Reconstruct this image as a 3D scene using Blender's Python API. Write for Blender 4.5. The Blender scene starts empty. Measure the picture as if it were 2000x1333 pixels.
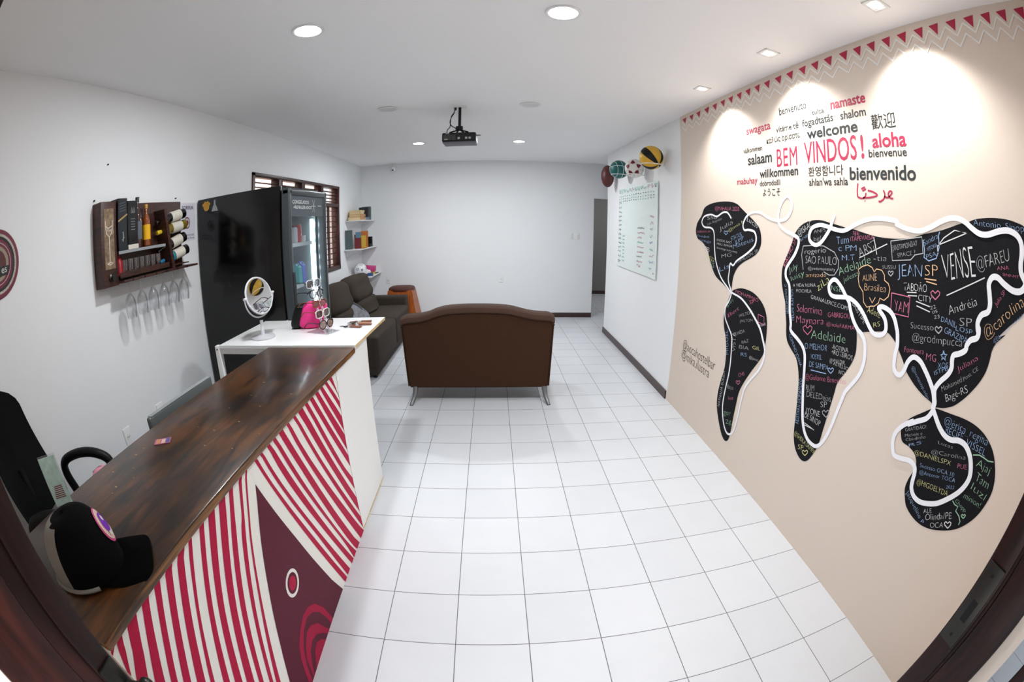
import bpy, bmesh, math, random
from mathutils import Vector, Matrix, noise, geometry
C = bpy.context.scene.collection
SC = bpy.context.scene
PI = math.pi
R = math.radians
random.seed(7)

# ------------------------------------------------------------------ camera: a 15 mm full-frame fisheye standing in the street doorway
cd = bpy.data.cameras.new('camera')
cd.type = 'PANO'
cd.sensor_width = 36.0
cd.sensor_fit = 'HORIZONTAL'
cp = cd if hasattr(cd, 'panorama_type') else cd.cycles
cp.panorama_type = 'FISHEYE_EQUISOLID'
cp.fisheye_lens = 860.7575 / 2000 * 36.0
cp.fisheye_fov = 3.3
cd.clip_start = 0.01
cam = bpy.data.objects.new('camera', cd)
C.objects.link(cam)
yaw, pitch, roll = 0.0433, -0.2694, 0.0057
fw = Vector((math.sin(yaw) * math.cos(pitch), math.cos(yaw) * math.cos(pitch), math.sin(pitch)))
rt = Vector((math.cos(yaw), -math.sin(yaw), 0))
up = rt.cross(fw)
r2 = math.cos(roll) * rt + math.sin(roll) * up
u2 = -math.sin(roll) * rt + math.cos(roll) * up
m = Matrix((r2, u2, -fw)).transposed().to_4x4()
m.translation = Vector((0.8021, -3.278, 1.6288))
cam.matrix_world = m
SC.camera = cam

# ------------------------------------------------------------------ world, exposure
wd = bpy.data.worlds.new('world')
SC.world = wd
wd.use_nodes = True
wd.node_tree.nodes['Background'].inputs[0].default_value = (0.88, 0.94, 1.0, 1)
wd.node_tree.nodes['Background'].inputs[1].default_value = 1.0
vs = SC.view_settings
vs.view_transform = 'Standard'
vs.look = 'None'
vs.gamma = 1.0
vs.use_curve_mapping = False
vs.exposure = 0.20
SC.cycles.max_bounces = 10
SC.cycles.diffuse_bounces = 6
SC.cycles.transparent_max_bounces = 24
SC.cycles.sample_clamp_indirect = 4.0
SC.cycles.caustics_reflective = False
SC.cycles.caustics_refractive = False
SC.cycles.use_denoising = True
DOWN_W, SPOT_W = 21.5, 46.0      # watts of the round downlights and of the three wall spots

# ------------------------------------------------------------------ materials
MATS = {}
def S(c):
    if isinstance(c, str):
        c = [int(c[i:i + 2], 16) / 255 for i in (0, 2, 4)]
        c = [x / 12.92 if x <= .04045 else ((x + .055) / 1.055) ** 2.4 for x in c]
    return (c[0], c[1], c[2], 1)
def mat(name, col, rough=.5, metal=0, spec=.5, coat=0, noise_amt=0, noise_scale=40, bump=0, bump_scale=200, emit=0, alpha=1, trans=0, ior=1.45, sheen=0):
    m = bpy.data.materials.new(name)
    m.use_nodes = True
    nt = m.node_tree
    b = nt.nodes['Principled BSDF']
    c = S(col)
    b.inputs['Base Color'].default_value = c
    b.inputs['Roughness'].default_value = rough
    b.inputs['Metallic'].default_value = metal
    b.inputs['Specular IOR Level'].default_value = spec
    b.inputs['Coat Weight'].default_value = coat
    b.inputs['IOR'].default_value = ior
    b.inputs['Sheen Weight'].default_value = sheen
    b.inputs['Transmission Weight'].default_value = trans
    b.inputs['Alpha'].default_value = alpha
    if emit:
        b.inputs['Emission Color'].default_value = c
        b.inputs['Emission Strength'].default_value = emit
    if noise_amt or bump:
        tc = nt.nodes.new('ShaderNodeTexCoord')
        if noise_amt:
            n = nt.nodes.new('ShaderNodeTexNoise')
            n.inputs['Scale'].default_value = noise_scale
            n.inputs['Detail'].default_value = 5
            nt.links.new(tc.outputs['Object'], n.inputs['Vector'])
            r = nt.nodes.new('ShaderNodeValToRGB')
            r.color_ramp.elements[0].position = .3
            r.color_ramp.elements[1].position = .7
            r.color_ramp.elements[0].color = [x * (1 - noise_amt) for x in c[:3]] + [1]
            r.color_ramp.elements[1].color = [min(1, x * (1 + noise_amt)) for x in c[:3]] + [1]
            nt.links.new(n.outputs['Fac'], r.inputs['Fac'])
            nt.links.new(r.outputs['Color'], b.inputs['Base Color'])
        if bump:
            n2 = nt.nodes.new('ShaderNodeTexNoise')
            n2.inputs['Scale'].default_value = bump_scale
            n2.inputs['Detail'].default_value = 3
            nt.links.new(tc.outputs['Object'], n2.inputs['Vector'])
            bp = nt.nodes.new('ShaderNodeBump')
            bp.inputs['Strength'].default_value = bump
            bp.inputs['Distance'].default_value = .004
            nt.links.new(n2.outputs['Fac'], bp.inputs['Height'])
            nt.links.new(bp.outputs['Normal'], b.inputs['Normal'])
    MATS[name] = m
    return m
def wood(name, dark, light, rough=.3, scale=6, stretch=(1, 9, 1), coat=0, spots=0):
    m = bpy.data.materials.new(name)
    m.use_nodes = True
    nt = m.node_tree
    b = nt.nodes['Principled BSDF']
    b.inputs['Roughness'].default_value = rough
    b.inputs['Coat Weight'].default_value = coat
    b.inputs['Coat Roughness'].default_value = .12
    tc = nt.nodes.new('ShaderNodeTexCoord')
    mp = nt.nodes.new('ShaderNodeMapping')
    mp.inputs['Scale'].default_value = stretch
    nt.links.new(tc.outputs['Object'], mp.inputs['Vector'])
    n = nt.nodes.new('ShaderNodeTexNoise')
    n.inputs['Scale'].default_value = scale
    n.inputs['Detail'].default_value = 8
    n.inputs['Distortion'].default_value = 1.2
    nt.links.new(mp.outputs['Vector'], n.inputs['Vector'])
    r = nt.nodes.new('ShaderNodeValToRGB')
    r.color_ramp.elements[0].position = .32
    r.color_ramp.elements[1].position = .72
    r.color_ramp.elements[0].color = S(dark)
    r.color_ramp.elements[1].color = S(light)
    nt.links.new(n.outputs['Fac'], r.inputs['Fac'])
    out = r.outputs['Color']
    if spots:                                   # worn patches of the varnish, a shape of their own
        n3 = nt.nodes.new('ShaderNodeTexNoise')
        n3.inputs['Scale'].default_value = 2.3
        n3.inputs['Detail'].default_value = 6
        nt.links.new(tc.outputs['Object'], n3.inputs['Vector'])
        r3 = nt.nodes.new('ShaderNodeValToRGB')
        r3.color_ramp.elements[0].position = .38
        r3.color_ramp.elements[1].position = .66
        r3.color_ramp.elements[0].color = (.22, .19, .2, 1)
        r3.color_ramp.elements[1].color = (1.55, 1.45, 1.25, 1)
        nt.links.new(n3.outputs['Fac'], r3.inputs['Fac'])
        mx = nt.nodes.new('ShaderNodeMix')
        mx.data_type = 'RGBA'
        mx.blend_type = 'MULTIPLY'
        mx.inputs[0].default_value = 1
        nt.links.new(out, mx.inputs[6])
        nt.links.new(r3.outputs['Color'], mx.inputs[7])
        out = mx.outputs[2]
    nt.links.new(out, b.inputs['Base Color'])
    MATS[name] = m
    return m
def glassy(name, tint=(.9, .95, .95), gl=.12, rough=.03, haze=None, haze_amt=0):
    """thin clear sheet: see-through with a mirror-like sheen"""
    m = bpy.data.materials.new(name)
    m.use_nodes = True
    nt = m.node_tree
    nt.nodes.remove(nt.nodes['Principled BSDF'])
    o = nt.nodes['Material Output']
    t = nt.nodes.new('ShaderNodeBsdfTransparent')
    t.inputs[0].default_value = (*tint, 1)
    g = nt.nodes.new('ShaderNodeBsdfGlossy')
    g.inputs['Roughness'].default_value = rough
    lw = nt.nodes.new('ShaderNodeLayerWeight')
    lw.inputs[0].default_value = .35
    mr = nt.nodes.new('ShaderNodeMapRange')
    mr.inputs[3].default_value = gl * .5
    mr.inputs[4].default_value = min(1, gl * 4)
    nt.links.new(lw.outputs['Facing'], mr.inputs[0])
    mx = nt.nodes.new('ShaderNodeMixShader')
    nt.links.new(mr.outputs[0], mx.inputs[0])
    nt.links.new(t.outputs[0], mx.inputs[1])
    nt.links.new(g.outputs[0], mx.inputs[2])
    last = mx
    if haze:
        d = nt.nodes.new('ShaderNodeBsdfDiffuse')
        d.inputs[0].default_value = S(haze)
        m2 = nt.nodes.new('ShaderNodeMixShader')
        m2.inputs[0].default_value = haze_amt
        nt.links.new(mx.outputs[0], m2.inputs[1])
        nt.links.new(d.outputs[0], m2.inputs[2])
        last = m2
    nt.links.new(last.outputs[0], o.inputs[0])
    MATS[name] = m
    return m
def tile_mat():
    m = bpy.data.materials.new('floor_tiles')
    m.use_nodes = True
    nt = m.node_tree
    b = nt.nodes['Principled BSDF']
    N = nt.nodes.new
    tc = N('ShaderNodeTexCoord')
    sx = N('ShaderNodeSeparateXYZ')
    nt.links.new(tc.outputs['Object'], sx.inputs[0])
    def mth(op, a, b_=None):
        q = N('ShaderNodeMath')
        q.operation = op
        for i, v in enumerate((a, b_)):
            if v is None: continue
            if isinstance(v, (int, float)): q.inputs[i].default_value = v
            else: nt.links.new(v, q.inputs[i])
        return q.outputs[0]
    d, ids = [], []
    for ax in ('X', 'Y'):
        s = mth('DIVIDE', sx.outputs[ax], .31)
        d.append(mth('ABSOLUTE', mth('SUBTRACT', s, mth('ROUND', s))))
        ids.append(mth('FLOOR', s))
    dm = mth('MINIMUM', d[0], d[1])
    g = mth('LESS_THAN', dm, .0062)
    cb = N('ShaderNodeCombineXYZ')
    nt.links.new(ids[0], cb.inputs[0]); nt.links.new(ids[1], cb.inputs[1])
    wn = N('ShaderNodeTexWhiteNoise')
    nt.links.new(cb.outputs[0], wn.inputs[0])
    ns = N('ShaderNodeTexNoise')
    ns.inputs['Scale'].default_value = 7
    ns.inputs['Detail'].default_value = 4
    nt.links.new(tc.outputs['Object'], ns.inputs[0])
    v = mth('ADD', mth('MULTIPLY', wn.outputs[0], .035), mth('MULTIPLY', ns.outputs['Fac'], .05))
    r = N('ShaderNodeValToRGB')
    r.color_ramp.elements[0].color = (.53, .545, .575, 1)
    r.color_ramp.elements[1].color = (.595, .61, .64, 1)
    r.color_ramp.elements[1].position = .09
    nt.links.new(v, r.inputs[0])
    mx = N('ShaderNodeMix')
    mx.data_type = 'RGBA'
    nt.links.new(g, mx.inputs[0])
    nt.links.new(r.outputs[0], mx.inputs[6])
    mx.inputs[7].default_value = (.13, .125, .13, 1)
    nt.links.new(mx.outputs[2], b.inputs['Base Color'])
    ro = mth('ADD', mth('MULTIPLY', g, .4), .42)
    nt.links.new(ro, b.inputs['Roughness'])
    bp = N('ShaderNodeBump')
    bp.inputs['Strength'].default_value = .06
    bp.inputs['Distance'].default_value = .002
    n4 = N('ShaderNodeTexNoise')
    n4.inputs['Scale'].default_value = 5
    nt.links.new(tc.outputs['Object'], n4.inputs[0])
    nt.links.new(n4.outputs['Fac'], bp.inputs['Height'])
    nt.links.new(bp.outputs[0], b.inputs['Normal'])
    MATS['floor_tiles'] = m
tile_mat()
mat('wall_white', (.79, .805, .82), .7, bump=.05, bump_scale=90)
mat('ceiling_white', (.90, .905, .91), .75)
mat('beige', (.66, .565, .485), .7, bump=.05, bump_scale=90)
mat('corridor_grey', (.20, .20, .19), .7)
mat('base_brown', '3f2c2a', .35)
wood('jamb_wood', '140605', '2b0f0b', .42, 5, (6, 6, .8), coat=.08); MATS['jamb_wood'].node_tree.nodes['Principled BSDF'].inputs['Specular IOR Level'].default_value = .22
mat('black', '0a0a0b', .5, spec=.3)
mat('black_gloss', '060607', .16)
mat('slate', '2f3538', .3)
mat('white_gloss', (.80, .80, .80), .3)
mat('white_matte', (.78, .78, .77), .6)
mat('panel_white', (.76, .74, .69), .6, spec=.3)
mat('paint_red', (.40, .006, .045), .6, spec=.2, noise_amt=.12, noise_scale=180)
mat('paint_red2', (.33, .006, .042), .6, spec=.2)
mat('paint_maroon', (.095, .010, .026), .6, spec=.2, noise_amt=.15, noise_scale=120)
mat('mural_black', '121216', .8, spec=.2, noise_amt=.2, noise_scale=60)
mat('mural_line', (.80, .80, .84), .6)
mat('zig_white', (.78, .77, .74), .6)
mat('tri_red', (.38, .008, .05), .55)
mat('word_black', '1b2427', .6)
mat('word_red', (.37, .012, .06), .6)
mat('sign_black', '161615', .6)
for k, v in dict(w=(.66, .66, .66), b=(.30, .44, .68), p=(.62, .17, .28), g=(.30, .50, .34), y=(.66, .64, .28), o=(.75, .47, .26), k=(.42, .43, .43)).items():
    mat('chalk_' + k, v, .8)
mat('brown_fabric', (.043, .019, .0095), .95, spec=.2, noise_amt=.3, noise_scale=260, bump=.25, bump_scale=700)
mat('brown_band', (.058, .026, .015), .85, noise_amt=.25, noise_scale=200, bump=.2, bump_scale=700)
mat('grey_fabric', (.040, .0305, .0235), .9, spec=.25, noise_amt=.2, noise_scale=150, bump=.2, bump_scale=500)
mat('pillow_grey', (.16, .165, .18), .9, noise_amt=.35, noise_scale=25)
mat('leg_metal', '77777a', .4, .6)
mat('chrome', '9a9a9c', .15, 1)
mat('steel_dark', '3a3936', .35, .8)
wood('counter_wood', '0e0703', '5a3614', .33, 3.4, (7, 1.1, 3), coat=.16, spots=1)
wood('counter_edge', '2a1608', '8a5a26', .4, 6, (10, .8, 10))
wood('raw_edge', 'b58f57', 'e6d2a4', .6, 12, (8, 1, 8))
wood('rack_wood', '24110c', '4a271c', .5, 7, (1, 1.2, 9))
wood('orange_wood', '7c340d', 'b4611f', .4, 6, (10, 10, 1))
wood('shutter_wood', '2a120f', '47211c', .4, 8, (1, 8, 1))
mat('cushion_red', '4a1f16', .6)
mat('mirror', (.92, .93, .94), .01, 1)
mat('acrylic_frame', (.82, .82, .87), .12, alpha=.6)
glassy('glass_clear', (.90, .92, .93), .10)
glassy('glass_drink', (.965, .97, .975), .12)
glassy('glass_fridge', (.88, .91, .93), .028, haze='9fb0b8', haze_amt=.015)
glassy('glass_board', (.95, .98, .97), .05, .08, haze='edf6f4', haze_amt=.74)
glassy('acrylic', (.93, .93, .95), .12)
glassy('lens_grey', (.16, .15, .16), .12)
glassy('lens_brown', (.30, .20, .16), .12)
mat('diffuser', (1, 1, 1), .5, emit=14)
mat('bulb_glow', (1, .98, .95), .5, emit=5)
mat('diffuser_off', (.66, .66, .66), .5)
mat('led', (.86, .96, 1.0), .5, emit=70)
mat('led_soft', (.75, .92, .92), .5, emit=5)
mat('fridge_inside', (.22, .25, .27), .5)
mat('wire', (.7, .72, .73), .3, .5)
mat('projector_grey', '55525c', .5)
mat('teal_ball', '0a5a56', .45)
mat('ball_white', (.72, .70, .66), .45)
mat('ball_red', '6d1424', .45)
mat('ball_brown', '4f1f1f', .45)
mat('ball_yellow', (.62, .36, .03), .4)
mat('ball_line', (.62, .66, .64), .5)
mat('ring_white', (.78, .78, .78), .4)
def flat(name, hx, rough=.5, **k): return mat(name, hx, rough, **k)
flat('paper', (.66, .66, .75)); flat('teal_paper', '9ec9c4'); flat('plate_red', '6d1a33'); flat('plate_black', '15181a'); flat('plate_grey', '8f8672'); flat('plate_white', 'b9b9b2')
flat('badge_pink', 'c2407a'); flat('badge_purple', '6a1f9c'); flat('badge_beige', 'c9a79a'); flat('card_pink', '9a5a7a'); flat('card_blue', '4a4a86'); flat('card_orange', 'b8795a')
flat('pink', (.75, .03, .22), .6); flat('pale_pink', 'd78aa0'); flat('gold', 'b98a2e', .35); flat('silver', '8c8f92', .35)
flat('box_slate', '1c2024', .4); flat('box_black', '100f10', .4); flat('box_gold', 'a4895a', .4); flat('whisky_amber', '7a3a0c', .1, coat=.6); flat('amber_dark', '35150a', .1, coat=.6); flat('wine_black', '0c0707', .12, coat=.6)
flat('wine_gold', '6b5a12', .12, coat=.6); flat('label_white', 'c9c4b8'); flat('label_yellow', 'e0a810'); flat('cap_yellow', 'cdb21d'); flat('cap_blue', '0f5f86'); flat('teal_cap', '1e7482'); flat('red_can', '8e1620', .3)
flat('can_white', 'cfd4d6', .3); flat('can_red', 'c4252a', .3); flat('can_teal', '3fa8a6', .3); flat('can_blue', '5c6fd0', .3)
flat('tortoise', '7a3c12', .2, noise_amt=.6, noise_scale=90); flat('frame_white', 'd8d4ca', .25); flat('frame_dark', '2b1512', .25); flat('frame_black', '111114', .25)
flat('tag_wood', '6e3f2c', .4); flat('tag_light', 'a87a58', .4)
for n, h in dict(bk_cream='d2bd92', bk_tan='b98a5c', bk_blue='5f7d93', bk_brown='5a3a2c', bk_green='4f8f78', bk_grey='5a5d66', bk_dark='27292c', bk_red='6b1f24', bk_yellow='c9a83a', bk_orange='b5682d', bk_slate='4d5a5c', box_pink='c03a78', box_yellow='d8cf1c', box_blue='33507c').items():
    flat(n, h, .6)

# ------------------------------------------------------------------ mesh helpers
class MB:
    def __init__(s): s.b = bmesh.new(); s.mi = 0
    def _m(s, n0):
        s.b.faces.ensure_lookup_table()
        for f in s.b.faces[n0:] if n0 else s.b.faces: f.material_index = s.mi
    def grab(s):
        return set(s.b.faces)
    def setm(s, old):
        for f in s.b.faces:
            if f not in old: f.material_index = s.mi
    def use(s, i): s.mi = i; return s
    def box(s, x0, x1, y0, y1, z0, z1, bev=0, seg=2, M=None):
        old = s.grab()
        t = bmesh.new()
        v = bmesh.ops.create_cube(t, size=1)['verts']
        for q in v: q.co = Vector(((x0 + x1) / 2 + q.co.x * (x1 - x0), (y0 + y1) / 2 + q.co.y * (y1 - y0), (z0 + z1) / 2 + q.co.z * (z1 - z0)))
        if bev: bmesh.ops.bevel(t, geom=list(t.edges), offset=bev, segments=seg, affect='EDGES', profile=.5)
        if M: bmesh.ops.transform(t, matrix=M, verts=t.verts)
        s._join(t); s.setm(old); return s
    def _join(s, t):
        me = bpy.data.meshes.new('tmp'); t.to_mesh(me); t.free(); s.b.from_mesh(me); bpy.data.meshes.remove(me)
    def ell(s, c, r, e=1.0, M=None, nu=24, nv=14, fn=None):
        """superellipsoid: e=1 sphere, small e boxy"""
        old = s.grab()
        def p(x, q): return math.copysign(abs(x) ** q, x)
        rows = []
        for j in range(nv + 1):
            ph = -PI / 2 + PI * j / nv
            row = []
            for i in range(nu):
                th = 2 * PI * i / nu
                co = Vector((r[0] * p(math.cos(ph), e) * p(math.cos(th), e), r[1] * p(math.cos(ph), e) * p(math.sin(th), e), r[2] * p(math.sin(ph), e)))
                if fn: co = fn(co)
                if M: co = M @ co
                row.append(s.b.verts.new(co + Vector(c)))
            rows.append(row)
        for j in range(nv):
            for i in range(nu):
                a, b_, c_, d = rows[j][i], rows[j][(i + 1) % nu], rows[j + 1][(i + 1) % nu], rows[j + 1][i]
                s.b.faces.new((a, b_, c_, d))
        bmesh.ops.remove_doubles(s.b, verts=rows[0] + rows[-1], dist=1e-6)
        s.setm(old); return s
    def tube(s, pts, r, n=8, closed=False, caps=True):
        old = s.grab()
        pts = [Vector(p) for p in pts]
        rs = r if isinstance(r, (list, tuple)) else [r] * len(pts)
        N = len(pts); rings = []
        nrm = None
        for i in range(N):
            a = pts[(i - 1) % N] if (closed or i > 0) else pts[i]
            b_ = pts[(i + 1) % N] if (closed or i < N - 1) else pts[i]
            t = (b_ - a)
            t = t.normalized() if t.length > 1e-9 else Vector((0, 0, 1))
            if nrm is None:
                nrm = t.orthogonal().normalized()
            else:
                nrm = (nrm - t * nrm.dot(t))
                nrm = nrm.normalized() if nrm.length > 1e-6 else t.orthogonal().normalized()
            bi = t.cross(nrm)
            rings.append([s.b.verts.new(pts[i] + rs[i] * (math.cos(2 * PI * k / n) * nrm + math.sin(2 * PI * k / n) * bi)) for k in range(n)])
        for i in range(N if closed else N - 1):
            A, B = rings[i], rings[(i + 1) % N]
            for k in range(n):
                s.b.faces.new((A[k], A[(k + 1) % n], B[(k + 1) % n], B[k]))
        if caps and not closed:
            s.b.faces.new(rings[0][::-1]); s.b.faces.new(rings[-1])
        s.setm(old); return s
    def cyl(s, p0, p1, r0, r1=None, n=24):
        r1 = r0 if r1 is None else r1
        return s.tube([p0, p1], [r0, r1], n)
    def lathe(s, prof, c=(0, 0, 0), n=24, M=None, caps=True):
        old = s.grab()
        rings = []
        for r, z in prof:
            row = []
            for k in range(n):
                co = Vector((r * math.cos(2 * PI * k / n), r * math.sin(2 * PI * k / n), z))
                if M: co = M @ co
                row.append(s.b.verts.new(co + Vector(c)))
            rings.append(row)
        for A, B in zip(rings, rings[1:]):
            for k in range(n):
                s.b.faces.new((A[k], A[(k + 1) % n], B[(k + 1) % n], B[k]))
        if caps:
            s.b.faces.new(rings[0][::-1]); s.b.faces.new(rings[-1])
        s.setm(old); return s
    def poly(s, pts):
        """flat polygon of any outline, triangulated"""
        old = s.grab()
        pts = [Vector(p) for p in pts]
        tris = geometry.tessellate_polygon([pts])
        vs = [s.b.verts.new(p) for p in pts]
        for t in tris:
            try: s.b.faces.new([vs[i] for i in t])
            except ValueError: pass
        s.setm(old); return s
    def prism(s, pts, d):
        """outline pts extruded by vector d"""
        old = s.grab()
        pts = [Vector(p) for p in pts]; d = Vector(d)
        tris = geometry.tessellate_polygon([pts])
        a = [s.b.verts.new(p) for p in pts]; b_ = [s.b.verts.new(p + d) for p in pts]
        for t in tris:
            try:
                s.b.faces.new([a[i] for i in t]); s.b.faces.new([b_[i] for i in t][::-1])
            except ValueError: pass
        n = len(pts)
        for i in range(n): s.b.faces.new((a[i], a[(i + 1) % n], b_[(i + 1) % n], b_[i]))
        bmesh.ops.recalc_face_normals(s.b, faces=[f for f in s.b.faces if f not in old])
        s.setm(old); return s
    def strip(s, pts, wdt, nrm, closed=False):
        """flat brush stroke of one width along pts, lying in the plane with normal nrm"""
        old = s.grab()
        pts = [Vector(p) for p in pts]; nrm = Vector(nrm); N = len(pts); L, Rr = [], []
        for i in range(N):
            a = pts[(i - 1) % N] if (closed or i) else pts[i]
            b_ = pts[(i + 1) % N] if (closed or i < N - 1) else pts[i]
            t = (b_ - a).normalized(); q = nrm.cross(t) * ((wdt(pts[i]) if callable(wdt) else wdt) / 2)
            L.append(s.b.verts.new(pts[i] + q)); Rr.append(s.b.verts.new(pts[i] - q))
        for i in range(N if closed else N - 1):
            j = (i + 1) % N
            s.b.faces.new((L[i], Rr[i], Rr[j], L[j]))
        s.setm(old); return s
    def add_mesh(s, me, M):
        old = s.grab()
        me.transform(M); s.b.from_mesh(me); s.setm(old); return s
def smooth_line(p, n=5, closed=False):
    N = len(p); out = []
    for i in range(N if closed else N - 1):
        g = lambda k: Vector(p[k % N] if closed else p[max(0, min(N - 1, k))])
        a, b, c, d = g(i - 1), g(i), g(i + 1), g(i + 2)
        for k in range(n):
            t = k / n
            out.append(.5 * ((2 * b) + (c - a) * t + (2 * a - 5 * b + 4 * c - d) * t * t + (3 * b - a - 3 * c + d) * t ** 3))
    if not closed: out.append(Vector(p[-1]))
    return out
def obj(name, mb, mats, parent=None, world=False, smooth=True, label=None):
    me = bpy.data.meshes.new(name)
    bmesh.ops.recalc_face_normals(mb.b, faces=mb.b.faces)
    mb.b.to_mesh(me); mb.b.free()
    for m_ in (mats if isinstance(mats, (list, tuple)) else [mats]): me.materials.append(MATS[m_])
    if smooth:
        for p in me.polygons: p.use_smooth = True
        try: me.set_sharp_from_angle(angle=R(38))
        except Exception: pass
    o = bpy.data.objects.new(name, me)
    C.objects.link(o)
    if parent:
        if world:
            r, off = parent, Vector((0, 0, 0))
            while r: off += Vector(r.location); r = r.parent
            me.transform(Matrix.Translation(-off))
        o.parent = parent
    if label: o['label'] = label
    return o
def thing(name, label, cat, loc=(0, 0, 0), rz=0, group=None, rot=None):
    o = bpy.data.objects.new(name, None)
    o.empty_display_size = .05
    C.objects.link(o)
    o.location = loc
    o.rotation_euler = rot if rot else (0, 0, rz)
    o['label'] = label; o['category'] = cat
    if group: o['group'] = group
    return o
def tag(o, label, cat, group=None):
    o['label'] = label; o['category'] = cat
    if group: o['group'] = group
    return o
def struct(name, mb, mats, smooth=False, label=None):
    o = obj(name, mb, mats, smooth=smooth)
    o['kind'] = 'structure'
    if label: o['label'] = label
    return o
def copy_tree(o, parent=None):
    c = o.copy(); C.objects.link(c)
    if parent: c.parent = parent
    for ch in list(o.children): copy_tree(ch, c)
    return c
_tx = {}
def text_mesh(t, offset=0.0, shear=0.0, space=1.0):
    cu = bpy.data.curves.new('tmp', 'FONT')
    cu.body = t; cu.size = 1; cu.resolution_u = 3; cu.offset = offset; cu.shear = shear; cu.space_character = space
    cu.fill_mode = 'FRONT'
    o = bpy.data.objects.new('tmp', cu); C.objects.link(o)
    dg = bpy.context.evaluated_depsgraph_get()
    me = bpy.data.meshes.new_from_object(o.evaluated_get(dg))
    bpy.data.objects.remove(o); bpy.data.curves.remove(cu)
    return me
def bounds(me):
    xs = [v.co.x for v in me.vertices]; ys = [v.co.y for v in me.vertices]
    return min(xs), max(xs), min(ys), max(ys)
def place_text(mb, t, o, ux, uy, w, h, offset=0., shear=0., wob=0., fit='box', space=1.0):
    """text filling the w x h box whose lower left corner is o, running along ux, upright along uy"""
    me = text_mesh(t, offset, shear, space)
    if not me.vertices: return
    x0, x1, y0, y1 = bounds(me)
    if fit == 'base': y0, y1 = 0.0, .73
    sx = w / (x1 - x0); sy = h / (y1 - y0)
    ux, uy, o = Vector(ux).normalized(), Vector(uy).normalized(), Vector(o)
    for v in me.vertices:
        a, b = (v.co.x - x0) * sx, (v.co.y - y0) * sy
        if wob:
            q = noise.noise_vector(Vector((a / h * 1.3, b / h * 1.3, len(t) * 3.7)))
            a += q.x * wob * h; b += q.y * wob * h
        v.co = o + ux * a + uy * b
    mb.add_mesh(me, Matrix.Identity(4))
    bpy.data.meshes.remove(me)
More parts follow.
